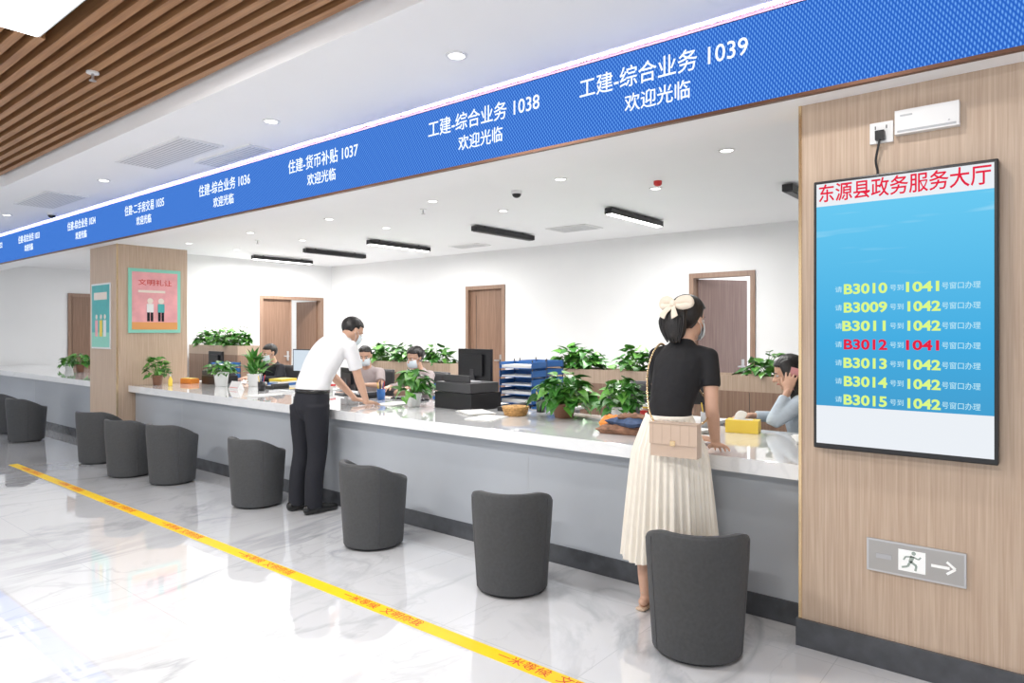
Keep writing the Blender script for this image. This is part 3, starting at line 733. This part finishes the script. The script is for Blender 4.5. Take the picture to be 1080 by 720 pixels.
def cushion(b, sx, sy, z0, h, m, rz, dx=0, dy=0):
    vs = []; fs = []; N = 14
    for top in (0, 1):
        for i in range(N+1):
            for j in range(N+1):
                u = i/N*2-1; v = j/N*2-1; e = (1-abs(u)**4)*(1-abs(v)**4)
                wob = 0.010*sin(9*u+dx*90)*cos(7*v+dy*50)
                z = z0 + (h*0.5 + (h*0.5*e + wob*e if top else -h*0.5*min(1, e*3)))
                vs.append(V((u*sx, v*sy, max(z, z0))))
    n1 = (N+1)**2
    for i in range(N):
        for j in range(N):
            a = i*(N+1)+j; fs.append((a, a+1, a+N+2, a+N+1)); fs.append((n1+a, n1+a+N+1, n1+a+N+2, n1+a+1))
    b.add((vs, fs), m, TM(dx, dy, 0, rz), True)
cushion(b, 0.17, 0.12, 0.0, 0.06, CLOTH, 0.2); cushion(b, 0.13, 0.10, 0.05, 0.05, DENIM, -0.3, 0.02, 0.0); cushion(b, 0.09, 0.07, 0.09, 0.03, CLOTH, 0.5, 0.03, 0.01)
cushion(b, 0.07, 0.05, 0.0, 0.09, ORANGE, 0.1, -0.16, 0.08)
b.make('folded_clothes_pile', (-2.18, 3.82, CZ))

def office_chair(b):
    b.add(lathe_geo([(0.03, 0.1), (0.03, 0.42)], 16), STEEL)
    for i in range(5):
        a = 2*pi*i/5; b.tube([(0, 0, 0.12), (0.15*cos(a), 0.15*sin(a), 0.10), (0.29*cos(a), 0.29*sin(a), 0.07)], 0.018, BLACK)
        b.ell((0.29*cos(a), 0.29*sin(a), 0.03), (0.03, 0.03, 0.03), BLACK, n=12, k=8)
    cushion(b, 0.24, 0.24, 0.40, 0.07, BLACK, 0)
    vs = []; fs = []; N = 10
    for s_ in (0, 1):
        for i in range(N+1):
            for j in range(N+1):
                u = i/N*2-1; v = j/N
                w = 0.22*(1-0.12*v*v)*(1-0.1*(1-v)**2); z = 0.52+0.48*v; y = -0.24 - 0.06*v + 0.06*u*u - (0.03 if s_ else 0)
                vs.append(V((u*w, y, z)))
    n1 = (N+1)**2
    for i in range(N):
        for j in range(N):
            a = i*(N+1)+j; fs.append((a, a+N+1, a+N+2, a+1)); fs.append((n1+a, n1+a+1, n1+a+N+2, n1+a+N+1))
    for j in range(N):
        fs.append((j, j+1, n1+j+1, n1+j)); k = N*(N+1); fs.append((k+j+1, k+j, n1+k+j, n1+k+j+1))
    for i in range(N):
        a = i*(N+1)+N; fs.append((a, a+N+1, n1+a+N+1, n1+a)); a = i*(N+1); fs.append((a+N+1, a, n1+a, n1+a+N+1))
    b.add((vs, fs), DGREY, None, True)
    b.tube([(0, -0.05, 0.40), (0, -0.25, 0.42), (0, -0.28, 0.6)], 0.02, BLACK)
    for sx in (-1, 1):
        b.tube([(sx*0.22, -0.05, 0.42), (sx*0.27, -0.05, 0.5), (sx*0.27, -0.05, 0.64)], 0.014, BLACK); b.box(sx*0.27-0.03, sx*0.27+0.03, -0.15, 0.08, 0.63, 0.655, BLACK)
    return b
CH = office_chair(B()); CHM = [None]
def chair(loc, rz):
    if CHM[0] is None: CHM[0] = CH.make('office_chair', loc, rz).data
    else: place(CHM[0], 'office_chair', loc, rz)

# ------------------------------------------------------------------ people
def tf(geo, M): return ([M @ V(p) for p in geo[0]], geo[1])

def hand_geos(M, thumb=1, curl=0.5, spread=1.0, s=1.0):
    g = []
    X = (1, 0, 0)
    g.append(loft_geo([(0, -0.02, 0), (0, 0.02, 0), (0.0, 0.055, 0.001), (0, 0.088, 0)], [(0.026, 0.019), (0.033, 0.017), (0.040, 0.015), (0.038, 0.011)], side=X, n=14))
    g.append(ell_geo((thumb*0.024, 0.032, -0.006), (0.016, 0.028, 0.013), 12, 8))
    xs = [-0.0325, -0.011, 0.0105, 0.032]
    if thumb > 0: L = [0.058, 0.072, 0.080, 0.070]
    else: L = [0.070, 0.080, 0.072, 0.058]
    for x, l in zip(xs, L):
        ang = (x*6)*spread*0.9; p = V((x, 0.080, 0.0)); pts = [tuple(V((x*0.8, 0.055, 0)))]
        rads = [0.0085]; pitch = -curl*0.15; pts.append(tuple(p)); rads.append(0.0090)
        for k, fr in enumerate((0.45, 0.30, 0.25)):
            pitch -= curl*(0.35, 0.55, 0.45)[k]
            d = V((sin(ang)*cos(pitch), cos(ang)*cos(pitch), sin(pitch)))
            p = p + d*l*fr; pts.append(tuple(p)); rads.append((0.0084, 0.0078, 0.0062)[k])
        g.append(loft_geo(pts, rads, n=10, k=3))
    t = thumb
    g.append(loft_geo([(t*0.018, 0.012, -0.004), (t*0.040, 0.036, -0.008), (t*0.054, 0.060, -0.011-0.006*curl), (t*0.058, 0.082, -0.014-0.015*curl)], [0.012, 0.0115, 0.0095, 0.0072], n=10, k=3))
    S = Matrix.Scale(s, 4)
    return [tf(x, M @ S) for x in g]

def arm_obj(parent, name, sh, el, wr, hdir, hup, thumb, W, curl=0.5, s=1.0, thick=1.0):
    sh, el, wr = V(sh), V(el), V(wr)
    m1 = sh.lerp(el, 0.5); m2 = el.lerp(wr, 0.35)
    t = thick
    g = [loft_geo([tuple(sh), tuple(m1), tuple(el.lerp(sh, .08)), tuple(el.lerp(wr, .08)), tuple(m2), tuple(wr)], [(0.043*t, 0.043*t), (0.042*t, 0.042*t), (0.036*t, 0.036*t), (0.036*t, 0.036*t), (0.036*t, 0.035*t), (0.025*t, 0.021*t)], n=14, k=3)]
    g += hand_geos(frame(wr, hdir, hup), thumb, curl, s=s)
    return fuse(name, g, SKIN, 0.0042, 3, parent, W)

def head_build(parent, W, hair='short', mask=False, M=Matrix.Identity(4), neck=None):
    T = W @ M
    g = [ell_geo((0, -0.012, 0.026), (0.073, 0.093, 0.086), 28, 20), ell_geo((0, 0.026, -0.032), (0.057, 0.062, 0.074), 24, 16),
         ell_geo((0, 0.052, -0.088), (0.028, 0.028, 0.022)), ell_geo((0, 0.066, 0.020), (0.046, 0.020, 0.012)),
         loft_geo([(0, 0.080, 0.010), (0, 0.092, -0.010), (0, 0.103, -0.027)], [0.007, 0.009, 0.013], n=10), ell_geo((0.011, 0.092, -0.031), (0.008, 0.009, 0.007), 10, 8), ell_geo((-0.011, 0.092, -0.031), (0.008, 0.009, 0.007), 10, 8),
         ell_geo((0.033, 0.058, -0.022), (0.022, 0.020, 0.018), 14, 10), ell_geo((-0.033, 0.058, -0.022), (0.022, 0.020, 0.018), 14, 10)]
    for s in (-1, 1):
        g.append(ell_geo((s*0.074, -0.004, -0.006), (0.009, 0.018, 0.028), 12, 10)); g.append(ell_geo((s*0.079, -0.012, 0.004), (0.006, 0.013, 0.018), 12, 10))
    gg = [tf(x, M) for x in g]
    if neck: gg.append(loft_geo(neck, [(0.060, 0.058), (0.052, 0.053), (0.050, 0.052)], side=(1, 0, 0), n=18))
    fuse('head', gg, SKIN, 0.0045, 2, parent, W)
    b = B()
    for s in (-1, 1):
        b.ell((s*0.030, 0.073, 0.0), (0.014, 0.011, 0.0075), EYEW, T, 12, 8); b.ell((s*0.030, 0.081, 0.0), (0.006, 0.0045, 0.006), EYED, T, 12, 8)
        b.add(loft_geo([(s*0.014, 0.085, 0.019), (s*0.03, 0.084, 0.024), (s*0.046, 0.074, 0.019)], [(0.003, 0.002)]*3, n=6), HAIR, T, True)
    b.add(loft_geo([(-0.022, 0.078, -0.058), (0, 0.090, -0.056), (0.022, 0.078, -0.058)], [(0.004, 0.004), (0.006, 0.006), (0.004, 0.004)], n=8), LIPS, T, True)
    b.make('face_features', parent=parent)
    n, m = 64, 44; vs = []; fs = []
    c0 = V((0, -0.016, 0.030)); r0 = V((0.083, 0.101, 0.090))
    if hair != 'short': r0 = V((0.088, 0.106, 0.095))
    for i in range(m+1):
        q = pi*i/m
        for j in range(n):
            a = 2*pi*j/n; d = V((sin(q)*cos(a)*r0.x, sin(q)*sin(a)*r0.y, cos(q)*r0.z))
            wob = 1+0.010*sin(11*a+5*q)+0.008*sin(17*a)*sin(q*6)
            p = c0 + d*wob
            fz = min(p.y-(0.030 if abs(p.x) < 0.05 else 0.012), 0.074-0.2*abs(p.x)-p.z)
            ear = 0.018 if hair == 'short' else 0.0
            sd = min(p.y+0.012, ear-p.z)
            if hair == 'short': sd = max(sd, min(0.030-abs(p.y+0.004)*1.2, 0.024-p.z) if p.y > -0.03 else -1)
            np_ = (-0.045 if hair == 'short' else -0.078)-p.z
            e = max(fz, sd, np_)
            t = min(max(e/0.010, 0), 1)
            vs.append(c0 + d*(wob*(1-t)+0.74*t))
    for i in range(m):
        for j in range(n): fs.append((i*n+j, i*n+(j+1) % n, (i+1)*n+(j+1) % n, (i+1)*n+j))
    b = B(); b.add((vs, fs), HAIR, T, True)
    if hair == 'long':
        for s in (-1, 1):
            b.add(loft_geo([(s*0.060, 0.0, 0.07), (s*0.082, -0.015, 0.0), (s*0.088, -0.02, -0.08), (s*0.085, 0.0, -0.17), (s*0.07, 0.02, -0.24)], [(0.025, 0.045), (0.022, 0.055), (0.026, 0.055), (0.026, 0.045), (0.012, 0.02)], side=(1, 0, 0)), HAIR, T, True)
        b.add(loft_geo([(0, -0.07, 0.05), (0, -0.095, -0.03), (0, -0.10, -0.13), (0, -0.09, -0.22)], [(0.07, 0.03), (0.082, 0.035), (0.08, 0.035), (0.05, 0.02)], side=(1, 0, 0)), HAIR, T, True)
        for i in range(14):
            xx = (i-6.5)*0.013; b.tube([(xx*0.8, -0.095, 0.06), (xx, -0.128, -0.03), (xx*1.05, -0.134, -0.12), (xx*0.8, -0.11, -0.235-0.01*(i % 3))], 0.006, HAIR, T, n=6)
    if hair == 'pony':
        b.add(loft_geo([(0, -0.075, 0.055), (0.0, -0.100, 0.025), (0, -0.108, -0.03), (0.003, -0.098, -0.080), (0.0, -0.09, -0.115), (0, -0.085, -0.135)], [(0.045, 0.03), (0.064, 0.036), (0.072, 0.040), (0.064, 0.038), (0.044, 0.030), (0.014, 0.012)], side=(1, 0, 0), n=20), HAIR, T, True)
        for i in range(15):
            xx = (i-7)*0.0098
            b.tube([(xx*0.5, -0.108, 0.045), (xx*1.1, -0.142+0.14*abs(xx)-0.003*(i % 2), -0.02), (xx*1.05, -0.132+0.12*abs(xx), -0.075), (xx*0.65, -0.105, -0.128-0.006*(i % 3))], 0.0050, HAIR, T, n=6)
    if hair == 'bun':
        b.ell((0, -0.11, 0.02), (0.045, 0.035, 0.042), HAIR, T)
    b.make('hair', parent=parent)
    if hair == 'pony':
        b = B()
        for s in (-1, 1):
            b.add(loft_geo([(0, -0.118, 0.052), (s*0.035, -0.126, 0.072), (s*0.080, -0.116, 0.074), (s*0.092, -0.110, 0.052), (s*0.055, -0.128, 0.038), (0, -0.123, 0.046)], [(0.011, 0.012), (0.014, 0.020), (0.014, 0.023), (0.014, 0.018), (0.014, 0.018), (0.011, 0.012)], side=(0, 1, 0), n=12), BOWM, T, True)
            b.add(loft_geo([(0, -0.132, 0.045), (s*0.026, -0.155, 0.010), (s*0.042, -0.160, -0.022)], [(0.003, 0.012), (0.003, 0.017), (0.003, 0.022)], side=(0, 1, 0), n=10), BOWM, T, True)
        b.ell((0, -0.132, 0.052), (0.020, 0.016, 0.020), BOWM, T, 14, 10)
        b.make('hair_bow', parent=parent)
    if mask:
        vs = []; fs = []; n, m = 20, 12
        for i in range(m+1):
            for j in range(n+1):
                a = radians(-72+144*j/n); zz = -0.012-0.088*i/m
                k = sin(pi*i/m)
                r = 0.063+0.006*k; yy = 0.030+0.075*cos(a)*(0.86+0.16*k) + 0.006*cos(a*2)
                if i > m*0.75: yy -= 0.016*(i/m-0.75)*4*cos(a)
                vs.append(V((r*sin(a)*1.0, yy, zz)))
        for i in range(m):
            for j in range(n): a = i*(n+1)+j; fs.append((a, a+n+1, a+n+2, a+1))
        b = B(); b.add((vs, fs), MASK, T, True)
        for s in (-1, 1):
            b.tube([(s*0.058, 0.045, -0.02), (s*0.074, 0.015, 0.0), (s*0.082, -0.015, 0.018)], 0.0012, MASK, T, n=5); b.tube([(s*0.058, 0.045, -0.09), (s*0.074, 0.015, -0.04), (s*0.080, -0.012, -0.022)], 0.0012, MASK, T, n=5)
        b.make('face_mask', parent=parent)

def sleeve(sh, el, wr, frac, r0=0.056, r1=0.05):
    sh, el, wr = V(sh), V(el), V(wr)
    if frac <= 1:
        e = sh.lerp(el, frac); return [loft_geo([tuple(sh), tuple(sh.lerp(e, .5)), tuple(e)], [r0, (r0+r1)/2+0.001, r1], n=16, rnd=(1, 0))]
    f = frac-1; e = el.lerp(wr, f)
    return [loft_geo([tuple(sh), tuple(sh.lerp(el, .5)), tuple(el.lerp(sh, .08)), tuple(el.lerp(e, .15)), tuple(e)], [r0, 0.052, 0.047, 0.045, 0.035], n=16, rnd=(1, 0))]

def man():
    P = empty('man_leaning_on_counter', (-4.78, 3.28, 0)); W = Matrix.Translation((-4.78, 0, 0)); X = (1, 0, 0)
    shR, elR, wrR = (0.170, 3.525, 1.325), (0.185, 3.595, 1.075), (0.140, 3.72, 0.853)
    shL, elL, wrL = (-0.180, 3.525, 1.325), (-0.245, 3.64, 1.08), (-0.14, 3.82, 0.853)
    torso = loft_geo([(0, 3.275, 0.955), (0, 3.280, 1.00), (0, 3.315, 1.09), (0, 3.385, 1.21), (0, 3.470, 1.32), (0, 3.545, 1.39), (0, 3.575, 1.415)],
                     [(0.156, 0.118), (0.160, 0.122), (0.156, 0.122), (0.170, 0.128), (0.167, 0.114), (0.11, 0.075), (0.062, 0.060)], side=X, n=28, rnd=(0, 0))
    g = [torso]
    for sh, el, wr, s in ((shR, elR, wrR, 1), (shL, elL, wrL, -1)):
        g.append(loft_geo([(0, 3.47, 1.31), (s*0.10, 3.50, 1.33), sh], [(0.09, 0.08), (0.075, 0.070), (0.058, 0.058)], side=(0, 1, 0), n=16))
        g += sleeve(sh, el, wr, 0.74, 0.060, 0.058)
    fuse('shirt', g, SHIRTW, 0.008, 5, P, W)
    b = B(); T = W
    b.add(loft_geo([(-0.055, 3.57, 1.400), (0, 3.53, 1.427), (0.055, 3.57, 1.400), (0.03, 3.62, 1.385), (-0.03, 3.62, 1.385), (-0.055, 3.57, 1.400)], [(0.008, 0.020)]*6, side=(0, 0.3, -1), n=8), SHIRTW, T, True)
    b.make('collar', parent=P)
    arm_obj(P, 'arm_right', shR, elR, wrR, (-0.25, 1, -0.12), (0, 0.1, 1), -1, W, 0.35)
    arm_obj(P, 'arm_left', shL, elL, wrL, (0.35, 1, -0.12), (0, 0.1, 1), 1, W, 0.45)
    g = [loft_geo([(0, 3.280, 1.00), (0, 3.275, 0.92), (0, 3.262, 0.84), (0, 3.262, 0.78)], [(0.148, 0.110), (0.164, 0.126), (0.168, 0.123), (0.15, 0.10)], side=X, n=28, rnd=(0, 0.6))]
    for s, dy in ((1, 0.0), (-1, -0.02)):
        g.append(loft_geo([(s*0.085, 3.262+dy, 0.86), (s*0.088, 3.262+dy, 0.68), (s*0.088, 3.265+dy, 0.48), (s*0.092, 3.232+dy, 0.28), (s*0.098, 3.222+dy, 0.045)],
                          [(0.090, 0.108), (0.084, 0.096), (0.072, 0.080), (0.070, 0.075), (0.066, 0.072)], side=X, n=20, rnd=(0, 0)))
    fuse('trousers', g, NAVY, 0.008, 4, P, W)
    b = B(); b.add(loft_geo([(0, 3.276, 0.955), (0, 3.278, 0.985)], [(0.163, 0.125), (0.163, 0.125)], side=X, n=32, rnd=(0, 0)), SHOE, W, True); b.make('belt', parent=P)
    g = []
    for s, dy in ((1, 0.03), (-1, 0.01)):
        g.append(loft_geo([(s*0.10, 3.13+dy, 0.040), (s*0.10, 3.19+dy, 0.045), (s*0.103, 3.27+dy, 0.038), (s*0.108, 3.34+dy, 0.030), (s*0.11, 3.385+dy, 0.026)], [(0.033, 0.040), (0.036, 0.044), (0.040, 0.037), (0.045, 0.029), (0.034, 0.024)], side=X, n=16))
        g.append(loft_geo([(s*0.10, 3.18+dy, 0.04), (s*0.10, 3.185+dy, 0.10)], [0.042, 0.042], n=12))
    fuse('shoes', g, SHOE, 0.006, 2, P, W)
    H = Matrix.Translation((-0.01, 3.690, 1.460)) @ Matrix.Rotation(radians(-12), 4, 'Z') @ Matrix.Rotation(radians(-30), 4, 'X')
    head_build(P, W, 'short', True, H, neck=[(0, 3.54, 1.36), (0, 3.605, 1.41), (0, 3.655, 1.435)])
man()

def woman():
    cx = -1.575
    P = empty('woman_standing_at_counter', (cx, 3.2, 0)); W = Matrix.Translation((cx, 0, 0)); X = (1, 0, 0)
    shR, elR, wrR = (0.158, 3.315, 1.325), (0.188, 3.275, 1.075), (0.155, 3.405, 0.868)
    shL, elL, wrL = (-0.132, 3.315, 1.325), (-0.20, 3.46, 1.09), (-0.06, 3.66, 0.853)
    g = [loft_geo([(-0.01, 3.205, 0.985), (-0.008, 3.215, 1.06), (0, 3.25, 1.16), (0.01, 3.29, 1.27), (0.013, 3.305, 1.335), (0.014, 3.315, 1.382), (0.015, 3.325, 1.41)],
                  [(0.124, 0.103), (0.112, 0.095), (0.124, 0.104), (0.138, 0.108), (0.122, 0.084), (0.078, 0.058), (0.052, 0.050)], side=X, n=28, rnd=(0, 0))]
    for sh, el, wr, s in ((shR, elR, wrR, 1), (shL, elL, wrL, -1)):
        g.append(loft_geo([(0.014, 3.30, 1.325), (0.014+s*0.07, 3.31, 1.338), sh], [(0.070, 0.055), (0.055, 0.048), (0.046, 0.044)], side=(0, 1, 0), n=16))
        g += sleeve(sh, el, wr, 0.60, 0.046, 0.050)
    fuse('top', g, SHIRTK, 0.007, 4, P, W)
    arm_obj(P, 'arm_right', shR, elR, wrR, (-0.1, 1, -0.24), (0, 0.2, 1), -1, W, 0.35, s=0.92, thick=0.92)
    arm_obj(P, 'arm_left', shL, elL, wrL, (0.5, 1, -0.12), (0, 0.1, 1), 1, W, 0.45, s=0.92, thick=0.92)
    n = 300; rows = 34; vs = []; fs = []
    for i in range(rows+1):
        t = i/rows; z = 1.02-0.75*t
        fl = t**0.75
        rx = 0.120+0.050*min(1, t*4)+0.082*fl; ry = 0.100+0.020*min(1, t*4)+0.045*fl; cxx = -0.01-0.030*t; cy = 3.205+0.050*t
        for j in range(n):
            a = 2*pi*j/n
            am = 0.003+0.009*t
            w = am*(sin(38*a+0.8*sin(3*a)+t*0.6)+0.5*sin(17*a+1.3+t)) + 0.014*t*sin(5*a+0.5)
            vs.append(V((cxx+(rx+w)*cos(a), cy+(ry+w*0.8)*sin(a), z + (0.008*sin(7*a) if i == rows else 0))))
    for i in range(rows):
        for j in range(n): fs.append((i*n+j, (i+1)*n+j, (i+1)*n+(j+1) % n, i*n+(j+1) % n))
    b = B(); b.add((vs, fs), CREAM, W, True)
    b.add(loft_geo([(-0.01, 3.205, 1.0), (-0.01, 3.205, 1.03)], [(0.126, 0.103), (0.124, 0.102)], side=X, n=32, rnd=(0, 0)), CREAM, W, True)
    b.make('pleated_skirt', parent=P)
    g = []
    for s, fx in ((-1, -0.155), (1, 0.045)):
        g.append(loft_geo([(fx*0.5, 3.22, 0.86), (fx*0.8, 3.23, 0.50), (fx, 3.225, 0.34), (fx, 3.215, 0.22), (fx, 3.22, 0.10), (fx, 3.235, 0.055)], [0.075, 0.052, 0.046, 0.038, 0.028, 0.028], n=14))
        g.append(loft_geo([(fx, 3.200, 0.038), (fx, 3.25, 0.050), (fx+s*0.005, 3.32, 0.036), (fx+s*0.006, 3.39, 0.026)], [(0.026, 0.024), (0.028, 0.034), (0.038, 0.022), (0.034, 0.013)], side=X, n=14))
    fuse('legs', g, SKIN, 0.006, 3, P, W)
    b = B()
    for s, fx in ((-1, -0.155), (1, 0.045)):
        b.add(loft_geo([(fx, 3.17, 0.009), (fx, 3.25, 0.009), (fx+s*0.005, 3.33, 0.009), (fx+s*0.006, 3.42, 0.009)], [(0.028, 0.009), (0.030, 0.009), (0.042, 0.009), (0.034, 0.009)], side=X, n=14), SANDAL, W, True)
        b.tube([(fx-0.042, 3.33, 0.015), (fx-0.03, 3.325, 0.05), (fx, 3.32, 0.063), (fx+0.03, 3.325, 0.05), (fx+0.042, 3.33, 0.015)], 0.009, SANDAL, W)
        b.tube([(fx-0.03, 3.26, 0.07), (fx, 3.195, 0.09), (fx+0.03, 3.26, 0.07), (fx, 3.275, 0.09), (fx-0.03, 3.26, 0.07)], 0.005, SANDAL, W)
    b.make('sandals', parent=P)
    b = B(); M = W @ TM(0.10, 3.055, 0.93, radians(6))
    b.box(-0.115, 0.115, -0.035, 0.03, -0.08, 0.075, BAGM, M); b.box(-0.118, 0.118, -0.042, -0.035, -0.02, 0.08, BAGM, M)
    b.box(-0.118, 0.118, -0.042, 0.032, 0.075, 0.083, BAGM, M); b.box(-0.012, 0.012, -0.047, -0.042, -0.025, 0.0, GOLD, M)
    for i in range(5):
        b.box(-0.1+i*0.045, -0.098+i*0.045, -0.0425, -0.042, -0.015, 0.075, STITCH, M)
    b.make('shoulder_bag', parent=P, bevel=0.004)
    b = B(); pts = [(-0.012, 3.045, 1.01), (-0.05, 3.07, 1.06), (-0.085, 3.115, 1.15), (-0.108, 3.165, 1.25), (-0.110, 3.215, 1.33), (-0.104, 3.29, 1.385), (-0.10, 3.36, 1.365), (-0.07, 3.42, 1.28), (0.10, 3.41, 1.1), (0.165, 3.28, 1.02), (0.195, 3.10, 1.0)]
    b.tube(pts, 0.0035, GOLD, W, n=6)
    for i, p in enumerate(catmull(pts, 7)):
        b.ell(p, (0.006, 0.005, 0.007), GOLD, W, 8, 6)
    b.make('bag_chain_strap', parent=P)
    H = Matrix.Translation((0.030, 3.350, 1.520)) @ Matrix.Rotation(radians(-14), 4, 'Z') @ Matrix.Rotation(radians(-10), 4, 'X')
    head_build(P, W, 'pony', True, H, neck=[(0.015, 3.31, 1.36), (0.018, 3.33, 1.42), (0.022, 3.345, 1.46)])
woman()

def seated(name, loc, rz, shirt, hair, mask=True, pose='desk', long_sleeve=True, hyaw=0, hpitch=-15):
    P = empty(name, loc); W = Matrix.Translation(loc) @ Matrix.Rotation(rz, 4, 'Z'); X = (1, 0, 0)
    shR, shL = (0.165, 0.02, 0.985), (-0.165, 0.02, 0.985)
    elR, wrR = (0.23, 0.12, 0.84), (0.14, 0.33, 0.862)
    elL, wrL = (-0.23, 0.12, 0.84), (-0.14, 0.33, 0.862)
    if pose == 'phone': elL = (-0.24, 0.20, 0.862); wrL = (-0.155, 0.10, 1.065)
    g = [loft_geo([(0, -0.02, 0.50), (0, -0.03, 0.60), (0, -0.03, 0.72), (0, -0.01, 0.86), (0, 0.01, 0.96), (0, 0.02, 1.02), (0, 0.03, 1.045)], [(0.165, 0.13), (0.155, 0.12), (0.14, 0.11), (0.158, 0.118), (0.155, 0.10), (0.10, 0.068), (0.056, 0.053)], side=X, n=26, rnd=(0.5, 0))]
    for sh, el, wr, s in ((shR, elR, wrR, 1), (shL, elL, wrL, -1)):
        g.append(loft_geo([(0, 0.01, 0.96), (s*0.09, 0.015, 0.98), sh], [(0.085, 0.07), (0.065, 0.06), (0.054, 0.052)], side=(0, 1, 0), n=16)); g += sleeve(sh, el, wr, 1.8 if long_sleeve else 0.7, 0.055, 0.055)
    fuse('shirt', g, shirt, 0.008, 4, P, W)
    arm_obj(P, 'arm_right', shR, elR, wrR, (-0.3, 1, -0.12), (0, 0, 1), -1, W, 0.5, 0.92, 0.85)
    if pose == 'phone':
        arm_obj(P, 'arm_left', shL, elL, wrL, (0.22, -0.25, 1), (-1, 0.1, 0.3), -1, W, 0.7, 0.92, 0.85)
        b = B(); M = W @ frame((-0.103, 0.06, 1.135), (0.05, -0.25, 1), (-1, 0, 0)); b.box(-0.036, 0.036, -0.07, 0.08, -0.005, 0.005, BLACK, M); b.box(-0.034, 0.034, -0.068, 0.078, 0.005, 0.006, PINK, M); b.make('mobile_phone', parent=P)
    else:
        arm_obj(P, 'arm_left', shL, elL, wrL, (0.3, 1, -0.12), (0, 0, 1), 1, W, 0.5, 0.92, 0.85)
    g = [ell_geo((0, 0, 0.54), (0.17, 0.14, 0.08))]
    for s in (-1, 1):
        g.append(loft_geo([(s*0.09, 0, 0.55), (s*0.10, 0.2, 0.555), (s*0.10, 0.40, 0.52), (s*0.10, 0.45, 0.44), (s*0.10, 0.44, 0.25), (s*0.10, 0.42, 0.07)], [0.082, 0.075, 0.062, 0.058, 0.052, 0.045], n=14))
        g.append(loft_geo([(s*0.10, 0.38, 0.04), (s*0.10, 0.46, 0.045), (s*0.105, 0.56, 0.028)], [0.035, 0.036, 0.026], n=12))
    fuse('trousers', g, NAVY, 0.01, 3, P, W)
    H = Matrix.Translation((0, 0.085, 1.175)) @ Matrix.Rotation(hyaw, 4, 'Z') @ Matrix.Rotation(radians(hpitch), 4, 'X')
    head_build(P, W, hair, mask, H, neck=[(0, 0.02, 1.0), (0, 0.04, 1.06), (0, 0.06, 1.11)])
    chair((loc[0], loc[1], loc[2]), rz)
seated('seated_clerk_on_phone', (-1.40, 4.80, 0), radians(112), SHIRTB, 'long', False, 'phone', hpitch=-18)
seated('seated_clerk', (-5.50, 5.15, 0), radians(180), SHIRTP, 'bun', True)
seated('seated_clerk', (-6.35, 5.12, 0), radians(200), SHIRTP, 'short', True, hyaw=0.4, long_sleeve=False)
seated('seated_clerk', (-8.12, 5.0, 0), radians(180), NAVY, 'short', True)
chair((-3.05, 5.3, 0), radians(200)); chair((-10.2, 4.95, 0), radians(170))

# ------------------------------------------------------------------ lights
def area(name, loc, sx, sy, power, col=(1, 1, 1), rot=(0, 0, 0)):
    l = bpy.data.lights.new(name, 'AREA'); l.shape = 'RECTANGLE'; l.size = sx; l.size_y = sy; l.energy = power; l.color = col
    o = bpy.data.objects.new(name, l); COL.objects.link(o); o.location = loc; o.rotation_euler = rot; return o
for i, (x, y) in enumerate([(-3.64, 1.07), (-6.8, -0.55), (-0.6, -0.55)]): area('panel_lamp', (x, y, 3.003), 1.15, 0.26, 85, (1, 0.98, 0.96))  # all but the first are added out of view as lobby fill
for x in (-3.7, -7.57, -10.6, -13.4): area('linear_lamp', (x, 6.67, 2.66), 0.06, 1.1, 60, (1, 0.99, 0.97))
def spot(loc, power, ang=150):
    l = bpy.data.lights.new('downlight_lamp', 'SPOT'); l.energy = power; l.spot_size = radians(ang); l.spot_blend = 0.9; l.shadow_soft_size = 0.05; l.color = (1, 0.98, 0.95)
    o = bpy.data.objects.new('downlight_lamp', l); COL.objects.link(o); o.location = loc
for s in spots: spot((s[0], s[1], s[2]-0.02), 50 if s[1] > 3 else 38)
area('rear_room_fill', (-3.2, 9.4, 2.7), 0.6, 0.6, 60)  # added fill light brightening the rear room, no fixture there
area('led_cove_strip', (-6, 3.115, 2.912), 18, 0.012, 40, (0.42, 0.46, 1.0), (radians(140), 0, 0))

w = bpy.data.worlds.new('world'); scene.world = w; w.use_nodes = True
w.node_tree.nodes['Background'].inputs[0].default_value = (0.92, 0.96, 1.0, 1); w.node_tree.nodes['Background'].inputs[1].default_value = 1.35

# ------------------------------------------------------------------ camera
cd = bpy.data.cameras.new('camera'); cam = bpy.data.objects.new('camera', cd); COL.objects.link(cam)
cam.location = (0, 0, 1.45); cam.rotation_euler = (radians(90), 0, radians(39.26))
cd.sensor_width = 36; cd.lens = 24; cd.shift_y = -10/1080; cd.clip_start = 0.05
scene.camera = cam
scene.view_settings.view_transform = 'Standard'
